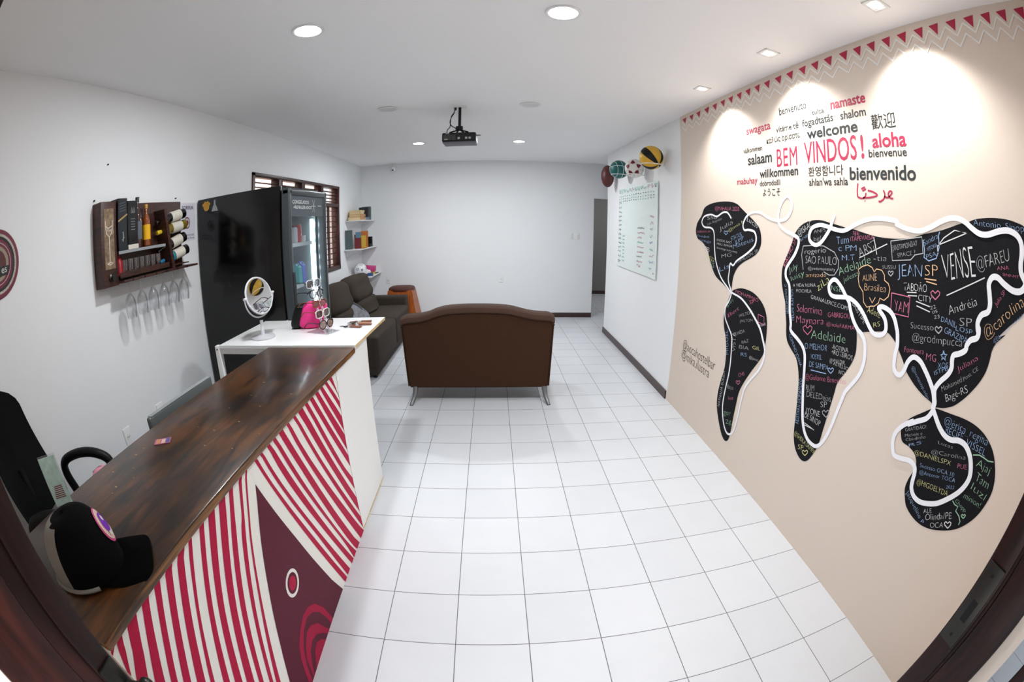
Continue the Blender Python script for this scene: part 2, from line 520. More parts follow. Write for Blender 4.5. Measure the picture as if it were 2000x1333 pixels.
DATA = {
 'na': [(-0.54,1.225),(-0.407,1.264),(-0.275,1.31),(-0.18,1.404),(-0.119,1.49),(-0.026,1.545),(0.067,1.571),(0.109,1.626),(0.088,1.7),(0.008,1.765),(-0.042,1.828),(-0.16,1.861),(-0.318,1.874),(-0.466,1.871),(-0.563,1.853),(-0.631,1.819),(-0.709,1.78),(-0.797,1.737),(-0.859,1.696),(-0.886,1.641),(-0.886,1.586),(-0.85,1.533),(-0.782,1.495),(-0.674,1.45),(-0.601,1.402),(-0.556,1.335),(-0.544,1.25)],
 'sa': [(-0.551,1.227),(-0.503,1.145),(-0.469,1.053),(-0.482,0.969),(-0.534,0.881),(-0.565,0.789),(-0.577,0.675),(-0.551,0.561),(-0.536,0.447),(-0.56,0.347),(-0.635,0.252),(-0.705,0.19),(-0.77,0.169),(-0.813,0.196),(-0.824,0.264),(-0.819,0.384),(-0.822,0.488),(-0.831,0.579),(-0.871,0.664),(-0.941,0.77),(-1.02,0.874),(-1.049,0.934),(-1.05,1.033),(-1.034,1.127),(-0.997,1.192),(-0.929,1.24),(-0.828,1.272),(-0.7,1.276),(-0.61,1.257)],
 'ea': [(-1.192,1.569),(-1.22,1.622),(-1.256,1.693),(-1.316,1.739),(-1.394,1.764),(-1.479,1.771),(-1.561,1.761),(-1.649,1.75),(-1.716,1.741),(-1.748,1.741),(-1.828,1.73),(-1.904,1.722),(-1.977,1.722),(-2.047,1.726),(-1.939,1.72),(-2.031,1.724),(-2.133,1.738),(-2.21,1.762),(-2.291,1.782),(-2.358,1.804),(-2.417,1.825),(-2.453,1.833),(-2.494,1.849),(-2.545,1.86),(-2.602,1.867),(-2.669,1.869),(-2.718,1.864),(-2.753,1.856),(-2.774,1.829),(-2.79,1.785),(-2.797,1.723),(-2.795,1.652),(-2.78,1.574),(-2.718,1.515),(-2.673,1.466),(-2.704,1.481),(-2.665,1.441),(-2.651,1.41),(-2.649,1.373),(-2.643,1.334),(-2.625,1.291),(-2.595,1.243),(-2.559,1.197),(-2.52,1.159),(-2.478,1.135),(-2.446,1.124),(-2.422,1.118),(-2.397,1.127),(-2.339,1.137),(-2.276,1.158),(-2.221,1.187),(-2.197,1.208),(-2.172,1.234),(-2.145,1.258),(-2.118,1.284),(-2.084,1.304),(-2.047,1.317),(-2.001,1.31),(-1.897,1.28),(-1.855,1.269),(-1.831,1.282),(-1.843,1.257),(-1.854,1.213),(-1.859,1.167),(-1.845,1.115),(-1.813,1.056),(-1.784,1.013),(-1.768,0.979),(-1.765,0.938),(-1.76,0.878),(-1.754,0.798),(-1.75,0.717),(-1.749,0.654),(-1.741,0.605),(-1.722,0.556),(-1.7,0.514),(-1.666,0.49),(-1.621,0.489),(-1.566,0.516),(-1.526,0.565),(-1.505,0.623),(-1.488,0.703),(-1.469,0.793),(-1.448,0.882),(-1.421,0.948),(-1.383,0.999),(-1.33,1.028),(-1.276,1.063),(-1.252,1.109),(-1.24,1.161),(-1.22,1.221),(-1.202,1.281),(-1.169,1.338),(-1.145,1.399),(-1.141,1.462),(-1.16,1.515)],
 'au': [(-2.42,1.112),(-2.396,1.096),(-2.359,1.067),(-2.317,1.034),(-2.287,1.002),(-2.271,0.964),(-2.282,0.933),(-2.304,0.913),(-2.346,0.912),(-2.389,0.902),(-2.416,0.88),(-2.428,0.852),(-2.422,0.829),(-2.412,0.787),(-2.414,0.746),(-2.437,0.71),(-2.466,0.683),(-2.52,0.666),(-2.579,0.663),(-2.642,0.677),(-2.707,0.708),(-2.769,0.749),(-2.814,0.798),(-2.846,0.853),(-2.862,0.908),(-2.867,0.96),(-2.856,1.006),(-2.834,1.046),(-2.8,1.086),(-2.759,1.113),(-2.711,1.131),(-2.655,1.139),(-2.592,1.137),(-2.524,1.128),(-2.461,1.12)],
 'line': [(-0.485,1.749),(-0.425,1.791),(-0.352,1.79),(-0.261,1.76),(-0.163,1.774),(-0.045,1.758),(-0.002,1.71),(-0.051,1.672),(-0.17,1.668),(-0.222,1.632),(-0.238,1.529),(-0.277,1.414),(-0.369,1.309),(-0.484,1.248),(-0.546,1.223),(-0.686,1.207),(-0.799,1.163),(-0.883,1.117),(-0.968,1.062),(-1.019,1.0),(-1.058,0.943),(-1.056,0.873),(-1.019,0.797),(-0.956,0.722),(-0.895,0.631),(-0.879,0.526),(-0.874,0.394),(-0.859,0.289),(-0.817,0.245),(-0.761,0.241),(-0.693,0.295),(-0.642,0.398),(-0.639,0.519),(-0.654,0.672),(-0.642,0.812),(-0.619,0.918),(-0.555,0.973),(-0.492,1.029),(-0.483,1.099),(-0.529,1.164),(-0.546,1.223),(-0.49,1.298),(-0.494,1.368),(-0.501,1.424),(-0.544,1.415),(-0.594,1.455),(-0.718,1.514),(-0.81,1.573),(-0.829,1.625),(-0.802,1.668),(-0.728,1.677),(-0.672,1.674),(-0.654,1.713),(-0.697,1.767),(-0.77,1.794),(-0.865,1.796),(-0.956,1.767),(-1.043,1.752),(-1.145,1.761),(-1.202,1.808),(-1.21,1.865),(-1.171,1.899),(-1.121,1.876),(-1.082,1.817),(-1.074,1.759),(-1.107,1.714),(-1.189,1.684),(-1.182,1.688),(-1.242,1.673),(-1.285,1.658),(-1.288,1.622),(-1.258,1.564),(-1.21,1.509),(-1.183,1.468),(-1.189,1.424),(-1.228,1.386),(-1.245,1.321),(-1.261,1.242),(-1.287,1.173),(-1.297,1.133),(-1.375,1.103),(-1.43,1.076),(-1.462,1.036),(-1.482,0.956),(-1.501,0.87),(-1.528,0.785),(-1.561,0.702),(-1.601,0.648),(-1.648,0.618),(-1.695,0.611),(-1.734,0.618),(-1.763,0.645),(-1.789,0.698),(-1.806,0.767),(-1.819,0.849),(-1.834,0.925),(-1.844,0.968),(-1.878,1.019),(-1.916,1.08),(-1.93,1.137),(-1.925,1.192),(-1.908,1.238),(-1.877,1.266),(-1.849,1.278),(-1.809,1.31),(-1.775,1.354),(-1.755,1.391),(-1.72,1.421),(-1.69,1.448),(-1.642,1.477),(-1.608,1.472),(-1.586,1.44),(-1.601,1.405),(-1.638,1.395),(-1.706,1.405),(-1.755,1.41),(-1.815,1.394),(-1.87,1.36),(-1.919,1.316),(-1.957,1.291),(-2.002,1.293),(-2.033,1.315),(-2.034,1.344),(-2.016,1.374),(-1.977,1.399),(-1.971,1.412),(-2.002,1.419),(-2.048,1.41),(-2.082,1.385),(-2.105,1.348),(-2.107,1.347),(-2.117,1.321),(-2.126,1.279),(-2.123,1.248),(-2.126,1.212),(-2.134,1.184),(-2.154,1.168),(-2.18,1.169),(-2.197,1.193),(-2.207,1.23),(-2.226,1.257),(-2.25,1.266),(-2.285,1.258),(-2.318,1.236),(-2.347,1.214),(-2.37,1.194),(-2.391,1.174),(-2.409,1.145),(-2.419,1.114),(-2.414,1.087),(-2.394,1.057),(-2.352,1.029),(-2.304,0.996),(-2.33,1.02),(-2.281,0.983),(-2.249,0.939),(-2.244,0.901),(-2.258,0.866),(-2.282,0.841),(-2.326,0.847),(-2.38,0.863),(-2.418,0.857),(-2.434,0.835),(-2.441,0.797),(-2.452,0.767),(-2.482,0.746),(-2.523,0.743),(-2.568,0.758),(-2.618,0.786),(-2.663,0.83),(-2.703,0.88),(-2.724,0.924),(-2.728,0.962),(-2.712,0.999),(-2.686,1.031),(-2.647,1.053),(-2.606,1.054),(-2.566,1.04),(-2.525,1.04),(-2.482,1.058),(-2.44,1.09),(-2.416,1.113),(-2.419,1.131),(-2.405,1.161),(-2.4,1.187),(-2.418,1.221),(-2.45,1.259),(-2.462,1.289),(-2.456,1.317),(-2.459,1.338),(-2.489,1.353),(-2.516,1.374),(-2.518,1.393),(-2.533,1.416),(-2.562,1.431),(-2.568,1.451),(-2.563,1.471),(-2.564,1.456),(-2.555,1.485),(-2.568,1.516),(-2.599,1.535),(-2.605,1.563),(-2.596,1.599),(-2.588,1.631),(-2.602,1.657),(-2.63,1.662),(-2.665,1.647),(-2.712,1.634),(-2.75,1.639),(-2.769,1.657),(-2.77,1.675),(-2.748,1.699),(-2.742,1.727),(-2.745,1.76),(-2.741,1.795),(-2.718,1.821),(-2.674,1.831),(-2.624,1.822),(-2.568,1.803),(-2.523,1.801),(-2.482,1.816),(-2.447,1.834),(-2.405,1.844),(-2.357,1.839),(-2.309,1.822),(-2.253,1.795),(-2.19,1.773),(-2.118,1.773),(-2.042,1.789),(-2.044,1.801),(-1.937,1.805),(-1.848,1.794),(-1.763,1.766),(-1.683,1.731),(-1.615,1.729),(-1.544,1.74),(-1.48,1.745),(-1.415,1.727),(-1.389,1.69),(-1.396,1.655),(-1.441,1.636),(-1.487,1.649),(-1.53,1.689),(-1.563,1.731),(-1.583,1.776),(-1.599,1.807)],
 'words': [('benvenuto',-1.112,-1.389,2.407,2.456,0),('tulca',-1.434,-1.541,2.357,2.388,0),('namaste',-1.601,-1.878,2.364,2.412,1),('shalom',-1.673,-1.869,2.298,2.343,0),('歡迎',-1.9,-2.067,2.222,2.297,0),('swagata',-0.706,-1.004,2.318,2.382,1),('vítáme tě',-1.065,-1.3,2.301,2.343,0),('fogadtatás',-1.336,-1.612,2.286,2.345,0),('welcome',-1.372,-1.797,2.222,2.285,0),('καλώς ορίσατε',-0.952,-1.305,2.232,2.282,0),('BEM',-1.058,-1.268,2.083,2.194,1),('VINDOS',-1.338,-1.777,2.082,2.208,1),('!',-1.809,-1.83,2.085,2.207,1),('aloha',-1.893,-2.122,2.132,2.202,1),('bienvenue',-1.863,-2.119,2.089,2.128,0),('välkommen',-0.654,-0.893,2.207,2.244,0),('salaam',-0.712,-1.004,2.118,2.191,0),('willkommen',-0.857,-1.273,2.022,2.078,0),('환영함니다',-1.37,-1.666,2.008,2.064,0),('bienvenido',-1.716,-2.167,1.981,2.048,0),('mabuhay',-0.561,-0.829,1.976,2.035,1),('dobrodošli',-0.858,-1.089,1.969,2.005,0),('ようこそ',-0.895,-1.088,1.903,1.951,0),("ahlan'wa sahla",-1.375,-1.701,1.956,1.999,0)],
 'arab': [[(-1.776,1.966),(-1.77,1.931),(-1.773,1.899)],[(-1.773,1.899),(-1.805,1.893),(-1.827,1.903),(-1.833,1.92)],[(-1.846,1.931),(-1.878,1.927),(-1.913,1.911),(-1.871,1.9),(-1.812,1.895)],[(-1.823,1.883),(-1.828,1.881)],[(-1.799,1.939),(-1.826,1.948)],[(-1.807,1.929),(-1.833,1.939)],[(-1.954,1.935),(-1.964,1.914),(-1.955,1.895),(-1.931,1.882),(-1.921,1.885)],[(-1.958,1.907),(-1.982,1.902),(-2.003,1.915),(-2.011,1.927),(-1.998,1.932),(-1.986,1.919),(-1.997,1.902),(-2.019,1.899)]],
 'sign': [('@aocahostelbar',(0.199,0.595),(-0.43,0.608),(0.218,0.665)),('@mika.ilustra',(0.209,0.506),(-0.351,0.512),(0.232,0.585))],
 'tri': [(0.335,2.661),(0.184,2.66),(0.043,2.659),(-0.116,2.658),(-0.259,2.658),(-0.393,2.658),(-0.518,2.658),(-0.645,2.659),(-0.767,2.659),(-0.888,2.66),(-1.01,2.662),(-1.14,2.661),(-1.268,2.66),(-1.397,2.66),(-1.517,2.659),(-1.638,2.658),(-1.771,2.659),(-1.883,2.657),(-1.991,2.656),(-2.102,2.656),(-2.214,2.657),(-2.329,2.66),(-2.429,2.66),(-2.539,2.663),(-2.649,2.661),(-2.751,2.662),(-2.846,2.661),(-2.951,2.662)],
 'chalk': [('@ISAAC',-1.289,1.671,-1.41,1.732,0.042,'w',2),('bruno',-1.312,1.642,-1.398,1.69,0.024,'b',2),('RIACHO SH',-1.175,1.479,-1.27,1.651,0.035,'p',2),('rogério',-1.354,1.577,-1.537,1.606,0.03,'w',2),('SÃO PAULO',-1.365,1.528,-1.632,1.552,0.047,'k',2),('@andemunstery',-1.394,1.496,-1.623,1.522,0.018,'w',2),('amizade',-1.38,1.453,-1.553,1.48,0.026,'o',2),('ziLa',-1.501,1.397,-1.591,1.464,0.046,'y',2),('A VIDA NUNA',-1.267,1.38,-1.474,1.416,0.021,'w',2),('MOCHILA',-1.303,1.355,-1.442,1.377,0.021,'w',2),('GRANALERCE.COM',-1.443,1.346,-1.747,1.348,0.024,'w',2),('Solorrima',-1.329,1.251,-1.557,1.281,0.048,'p',2),('Maynara',-1.338,1.188,-1.581,1.235,0.045,'p',2),('GABRIGOU',-1.607,1.284,-1.779,1.315,0.027,'p',2),('@maluFARMA',-1.604,1.239,-1.823,1.269,0.022,'p',2),('Tum',-1.621,1.656,-1.716,1.671,0.043,'b',2),('c PM',-1.641,1.625,-1.776,1.641,0.032,'b',2),('M.T',-1.671,1.581,-1.768,1.596,0.029,'b',2),('SJE',-1.742,1.716,-1.789,1.717,0.018,'p',2),('ITAPEVAISA',-1.728,1.681,-1.894,1.706,0.026,'p',2),('ARST',-1.806,1.611,-1.916,1.664,0.054,'k',2),('-tia',-1.903,1.609,-1.993,1.621,0.029,'k',2),('SUSSU',-1.965,1.582,-2.052,1.595,0.019,'k',2),('Adelaide',-1.66,1.504,-1.885,1.597,0.047,'g',2),('julesss',-1.702,1.476,-1.805,1.53,0.028,'g',2),('ALINE',-1.836,1.504,-1.936,1.526,0.035,'o',2),('Brasilea',-1.857,1.468,-2.005,1.485,0.035,'o',2),('Adete',-1.892,1.37,-1.984,1.366,0.036,'y',2),('RS',-1.954,1.315,-1.996,1.333,0.024,'y',2),('BRISTIPE',-1.78,1.386,-1.881,1.312,0.021,'w',2),('ANPS',-1.427,1.696,-1.528,1.714,0.023,'k',2),('bgf',-1.43,1.655,-1.495,1.669,0.024,'k',2),('NSB',-1.607,1.422,-1.693,1.427,0.027,'g',2),('FELIPE RAMOS',-1.314,1.198,-1.269,1.368,0.028,'b',2),('JERONIMO C.',-1.251,1.221,-1.196,1.394,0.022,'b',2),('July',-1.218,1.454,-1.298,1.489,0.04,'g',2),('luisy',-1.246,1.407,-1.364,1.461,0.037,'g',2),('YAM',-2.069,1.419,-2.158,1.428,0.051,'p',2),('@INSTAMONDAY',-2.018,1.669,-2.177,1.71,0.026,'k',2),('SPACE ?',-2.059,1.645,-2.167,1.673,0.021,'k',2),('Sandra',-2.219,1.715,-2.299,1.755,0.027,'b',2),('VITORIA',-2.24,1.694,-2.294,1.723,0.019,'b',2),('PSA',-2.236,1.665,-2.291,1.686,0.02,'b',2),('VENSE',-2.346,1.586,-2.519,1.633,0.136,'w',2),('@FAREU',-2.523,1.669,-2.687,1.728,0.051,'k',2),('ANA',-2.624,1.687,-2.684,1.7,0.015,'p',2),('SIMP-MT',-2.654,1.673,-2.736,1.679,0.011,'p',2),('JEAN',-2.071,1.568,-2.216,1.59,0.057,'b',2),('SP',-2.235,1.596,-2.309,1.609,0.049,'o',2),('TABOÃO',-2.114,1.514,-2.254,1.532,0.038,'w',2),('CITY',-2.209,1.492,-2.289,1.499,0.028,'w',2),('22',-2.288,1.471,-2.317,1.485,0.015,'w',2),('05',-2.303,1.458,-2.329,1.47,0.013,'w',2),('23',-2.317,1.441,-2.346,1.452,0.015,'w',2),('Andréia',-2.397,1.475,-2.542,1.545,0.039,'w',2),('SP',-2.461,1.45,-2.527,1.463,0.034,'k',2),('DANIL',-2.355,1.44,-2.443,1.437,0.026,'b',2),('LOSP',-2.445,1.429,-2.534,1.436,0.021,'b',2),('GRAZIPÁ',-2.383,1.403,-2.515,1.395,0.028,'b',2),('Sucesso',-2.188,1.371,-2.321,1.395,0.029,'k',2),('@grodmpucca',-2.21,1.325,-2.494,1.381,0.035,'k',2),('@carolina',-2.61,1.441,-2.781,1.603,0.047,'o',2),('@brunasantos',-2.657,1.439,-2.78,1.563,0.017,'b',2),('Antonio. Sinop',-2.491,1.827,-2.753,1.838,0.026,'b',2),('Julia SP',-2.639,1.563,-2.678,1.62,0.018,'p',2),('Fontoura',-2.176,1.268,-2.293,1.291,0.025,'p',2),('MG',-2.312,1.273,-2.37,1.284,0.032,'p',2),('XOS',-2.387,1.265,-2.442,1.283,0.023,'b',2),('ISTPB',-2.378,1.232,-2.445,1.275,0.021,'b',2),('@mateusp.adm',-2.238,1.218,-2.372,1.128,0.018,'b',2),('Juliana',-2.501,1.285,-2.592,1.359,0.024,'p',2),('Post. CE',-2.543,1.265,-2.603,1.326,0.017,'k',2),('Mohamed',-2.441,1.187,-2.533,1.258,0.024,'k',2),('Bagé-RS',-2.478,1.159,-2.577,1.234,0.033,'w',2),('@érica_regina',-2.499,1.08,-2.755,1.097,0.034,'b',3),('RECIFE',-2.521,1.049,-2.622,1.062,0.03,'b',3),('VISSEL',-2.646,1.054,-2.761,1.058,0.029,'b',3),('GRATIDÃO!',-2.3,0.96,-2.412,1.023,0.016,'k',3),('Michele e',-2.309,0.939,-2.402,0.99,0.014,'k',3),('Claudinha',-2.321,0.925,-2.426,0.986,0.014,'k',3),('RS',-2.35,0.912,-2.413,0.955,0.014,'b',3),('@DANIELSPX',-2.391,0.898,-2.609,0.95,0.021,'y',3),('Lucas',-2.503,0.995,-2.588,1.012,0.015,'k',3),('@Carolina',-2.484,0.945,-2.674,1.005,0.018,'k',3),('Sucesso OCA 10',-2.45,0.867,-2.647,0.921,0.019,'b',3),('@Antenor TOCA',-2.461,0.841,-2.665,0.905,0.018,'b',3),('2022',-2.634,0.863,-2.676,0.882,0.015,'b',3),('@HIGOELYDA',-2.468,0.798,-2.657,0.839,0.025,'y',3),('PUE',-2.649,0.959,-2.698,0.976,0.021,'p',3),('ALE',-2.575,0.714,-2.615,0.741,0.021,'w',3),('Olinda/PE',-2.601,0.695,-2.731,0.778,0.03,'w',3),('OCA',-2.645,0.684,-2.71,0.724,0.025,'w',3),('Chopp',-2.707,0.842,-2.78,0.834,0.02,'g',3),('Ajaj',-2.738,1.011,-2.815,1.012,0.033,'g',3),('Tam',-2.758,0.963,-2.838,0.963,0.036,'g',3),('luzl',-2.758,0.925,-2.846,0.92,0.031,'g',3),('minion!',-2.741,0.877,-2.842,0.886,0.026,'g',3),('Jacqueline P',-2.43,0.733,-2.592,0.668,0.024,'b',3),('Adelaide',-1.494,1.142,-1.772,1.19,0.052,'g',2),('O MELHOR',-1.452,1.073,-1.642,1.113,0.035,'b',2),('HOSTEL',-1.514,1.034,-1.611,1.057,0.029,'b',2),('DE SAMPA',-1.518,0.992,-1.679,1.021,0.032,'b',2),('-ROTINA',-1.677,1.135,-1.804,1.153,0.026,'w',2),('+ROTEIROS',-1.679,1.111,-1.846,1.128,0.027,'w',2),('@WALDIR.',-1.679,1.067,-1.801,1.092,0.022,'w',2),('ALVES.SO',-1.712,1.063,-1.83,1.071,0.02,'w',2),('RIO',-1.767,1.034,-1.81,1.043,0.021,'w',2),('@Giulianne Benevides',-1.506,0.915,-1.835,1.004,0.032,'p',2),('RUM',-1.532,0.859,-1.601,0.882,0.035,'k',2),('DELEDeias',-1.548,0.829,-1.754,0.88,0.036,'k',2),('SP',-1.685,0.821,-1.736,0.842,0.034,'k',2),('JYONE',-1.571,0.744,-1.696,0.77,0.036,'w',2),('DE SINOP',-1.571,0.719,-1.716,0.725,0.034,'w',2),('AESSTIVAN DIOMAMOTO',-1.536,0.658,-1.48,0.906,0.037,'b',2),('COMUNO JOANA',-1.283,1.101,-1.438,0.961,0.025,'b',2),('@SHEILA.SAMPA',-1.521,0.587,-1.738,0.567,0.03,'y',2),('SP',-1.59,0.527,-1.639,0.545,0.031,'y',2),('@MAHALIA 2020',-0.227,1.809,-0.592,1.803,0.033,'p',0),('São',-0.099,1.732,-0.262,1.742,0.031,'w',0),('Luis Augusto',-0.102,1.686,-0.339,1.736,0.023,'k',0),('Julia',-0.315,1.648,-0.515,1.713,0.036,'k',0),('@ana.lu',-0.449,1.647,-0.674,1.731,0.023,'y',0),('Lucas',-0.699,1.734,-0.836,1.691,0.044,'w',0),('STATUS',-0.497,1.587,-0.642,1.63,0.033,'b',0),('JUMP',-0.56,1.564,-0.67,1.608,0.034,'b',0),('Mateus',-0.53,1.531,-0.795,1.604,0.036,'b',0),('hibiscus',0.071,1.619,-0.156,1.634,0.023,'p',0),('hope',0.068,1.587,-0.143,1.588,0.022,'b',0),('amiga',0.047,1.553,-0.18,1.549,0.023,'b',0),('DESDE SAO',-0.275,1.573,-0.499,1.567,0.018,'w',0),('MEU AMOR',-0.278,1.544,-0.515,1.54,0.018,'w',0),('Instagram.me',-0.281,1.514,-0.588,1.506,0.019,'w',0),('PB',-0.068,1.482,-0.155,1.474,0.041,'w',0),('2022',-0.127,1.426,-0.246,1.405,0.034,'y',0),('SS',-0.178,1.37,-0.252,1.361,0.041,'g',0),('MAFALLON. SP',-0.592,1.432,-0.861,1.538,0.027,'k',0),('MG',-0.365,1.449,-0.508,1.478,0.029,'k',0),('Lis',-0.348,1.346,-0.491,1.393,0.038,'b',0),('MOHAMMAD',-0.607,1.227,-0.909,1.221,0.028,'p',1),('SP',-0.806,1.188,-0.861,1.199,0.028,'p',1),('MAR',-0.966,1.071,-1.029,1.099,0.02,'w',1),('guri',-0.503,1.114,-0.587,1.159,0.04,'g',1),('Ebert',-0.54,1.037,-0.677,1.122,0.032,'p',1),('WILTON',-0.688,1.071,-0.855,1.134,0.025,'k',1),('JAILTON',-0.708,1.041,-0.866,1.085,0.021,'k',1),('VISTA',-0.7,0.829,-0.673,0.961,0.06,'k',1),('MIGUEL',-0.607,0.78,-0.552,0.951,0.041,'b',1),('NATHALIA SOUZA',-0.6,0.364,-0.596,0.645,0.038,'w',1),('BIA',-0.74,0.866,-0.866,0.89,0.027,'k',1),('RS',-0.779,0.823,-0.854,0.841,0.026,'b',1),('GIL',-0.91,0.912,-1.004,0.927,0.025,'y',1),('@joao',-0.886,0.839,-1.002,0.853,0.021,'w',1),('CHS',-0.792,0.675,-0.862,0.713,0.028,'p',1),('Igor',-0.666,0.338,-0.778,0.373,0.044,'g',1),('2g',-0.734,0.291,-0.812,0.327,0.035,'g',1),('OLINDA',-0.64,0.924,-0.787,0.99,0.028,'k',1),('PAZ',-0.77,0.905,-0.852,0.941,0.024,'k',1),('Boa',-0.667,0.544,-0.751,0.562,0.032,'k',1),('luz',-0.709,0.471,-0.774,0.498,0.03,'p',1)],
 'doodle': [('o',2,[(-1.847,1.458),(-1.816,1.481),(-1.803,1.514),(-1.807,1.54),(-1.797,1.554),(-1.826,1.573),(-1.863,1.586),(-1.895,1.578),(-1.912,1.561),(-1.925,1.576),(-1.962,1.576),(-1.982,1.558),(-1.986,1.535),(-2.013,1.525),(-2.027,1.504),(-2.022,1.47),(-1.997,1.448),(-1.967,1.452),(-1.963,1.43),(-1.937,1.409),(-1.915,1.405),(-1.887,1.394),(-1.859,1.413),(-1.847,1.458)]),('o',2,[(-1.897,1.441),(-1.92,1.421),(-1.937,1.449)]),('k',2,[(-1.335,1.62),(-1.422,1.631),(-1.516,1.637),(-1.607,1.614),(-1.646,1.575),(-1.647,1.537),(-1.621,1.501),(-1.578,1.494),(-1.531,1.504)]),('k',2,[(-1.335,1.62),(-1.324,1.571),(-1.349,1.49)]),('p',2,[(-2.041,1.49),(-2.158,1.495),(-2.164,1.413),(-2.05,1.405),(-2.041,1.49)]),('k',2,[(-2.008,1.711),(-2.201,1.75),(-2.212,1.684),(-2.164,1.671),(-2.14,1.647),(-2.026,1.628),(-2.008,1.711)]),('w',2,[(-2.368,1.545),(-2.563,1.649)]),('w',2,[(-2.3,1.694),(-2.294,1.723),(-2.329,1.761),(-2.388,1.797),(-2.454,1.794),(-2.3,1.73)]),('b',2,[(-2.208,1.738),(-2.22,1.7),(-2.22,1.669),(-2.249,1.659),(-2.292,1.676),(-2.304,1.72),(-2.298,1.766),(-2.304,1.781)]),('o',2,[(-2.233,1.585),(-2.302,1.591)]),('o',2,[(-2.244,1.576),(-2.307,1.575)]),('w',2,[(-2.135,1.511),(-2.194,1.521)]),('w',2,[(-2.144,1.499),(-2.199,1.508)]),('w',2,[(-2.197,1.486),(-2.282,1.482)]),('w',2,[(-2.203,1.469),(-2.286,1.462)]),('p',2,[(-2.308,1.516),(-2.283,1.528),(-2.277,1.538),(-2.288,1.548),(-2.303,1.54),(-2.316,1.553),(-2.329,1.548),(-2.327,1.537),(-2.308,1.516)]),('k',2,[(-2.354,1.393),(-2.334,1.401),(-2.329,1.409),(-2.337,1.417),(-2.349,1.412),(-2.358,1.422),(-2.368,1.419),(-2.367,1.41),(-2.354,1.393)]),('k',2,[(-2.024,1.56),(-2.008,1.568),(-2.005,1.575),(-2.012,1.581),(-2.022,1.576),(-2.03,1.583),(-2.038,1.58),(-2.036,1.573),(-2.024,1.56)]),('p',2,[(-1.456,1.151),(-1.416,1.165),(-1.405,1.179),(-1.423,1.194),(-1.448,1.185),(-1.466,1.204),(-1.487,1.199),(-1.484,1.182),(-1.456,1.151)]),('b',2,[(-1.705,1.015),(-1.682,1.022),(-1.676,1.029),(-1.685,1.038),(-1.699,1.034),(-1.708,1.046),(-1.72,1.044),(-1.719,1.034),(-1.705,1.015)]),('k',2,[(-1.747,0.792),(-1.716,0.798),(-1.707,0.807),(-1.718,0.82),(-1.736,0.816),(-1.747,0.832),(-1.763,0.831),(-1.763,0.818),(-1.747,0.792)]),('y',2,[(-1.666,0.525),(-1.639,0.528),(-1.631,0.535),(-1.639,0.546),(-1.656,0.545),(-1.664,0.559),(-1.678,0.559),(-1.679,0.548),(-1.666,0.525)]),('b',2,[(-1.537,0.978),(-1.667,1.001)]),('w',2,[(-1.583,0.689),(-1.68,0.688)]),('w',2,[(-1.588,0.678),(-1.67,0.688)]),('b',2,[(-2.398,1.338),(-2.408,1.326),(-2.422,1.329),(-2.413,1.319),(-2.419,1.306),(-2.405,1.312),(-2.398,1.301),(-2.398,1.314),(-2.388,1.318),(-2.399,1.324),(-2.398,1.338)]),('w',3,[(-2.736,0.736),(-2.714,0.738),(-2.706,0.744),(-2.71,0.753),(-2.724,0.752),(-2.728,0.763),(-2.739,0.763),(-2.742,0.755),(-2.736,0.736)]),('g',3,[(-2.694,0.84),(-2.713,0.833),(-2.734,0.835),(-2.733,0.815),(-2.762,0.807),(-2.78,0.793),(-2.78,0.778)]),('g',3,[(-2.702,1.038),(-2.734,1.052),(-2.76,1.053),(-2.787,1.052),(-2.815,1.061)]),('g',3,[(-2.788,0.812),(-2.775,0.813),(-2.771,0.817),(-2.773,0.822),(-2.781,0.821),(-2.784,0.828),(-2.791,0.828),(-2.792,0.823),(-2.788,0.812)]),('p',1,[(-0.925,1.146),(-0.996,1.143),(-1.007,1.096),(-0.936,1.098),(-0.925,1.146)]),('p',1,[(-0.802,0.623),(-0.775,0.627),(-0.768,0.634),(-0.779,0.644),(-0.795,0.641),(-0.806,0.654),(-0.821,0.653),(-0.819,0.643),(-0.802,0.623)]),('b',0,[(-0.413,1.626),(-0.386,1.639),(-0.38,1.648),(-0.394,1.655),(-0.411,1.647),(-0.426,1.656),(-0.441,1.651),(-0.437,1.641),(-0.413,1.626)]),('w',2,[(-1.799,1.61),(-1.916,1.664),(-1.986,1.696)]),('w',2,[(-1.893,1.718),(-1.921,1.641)])],
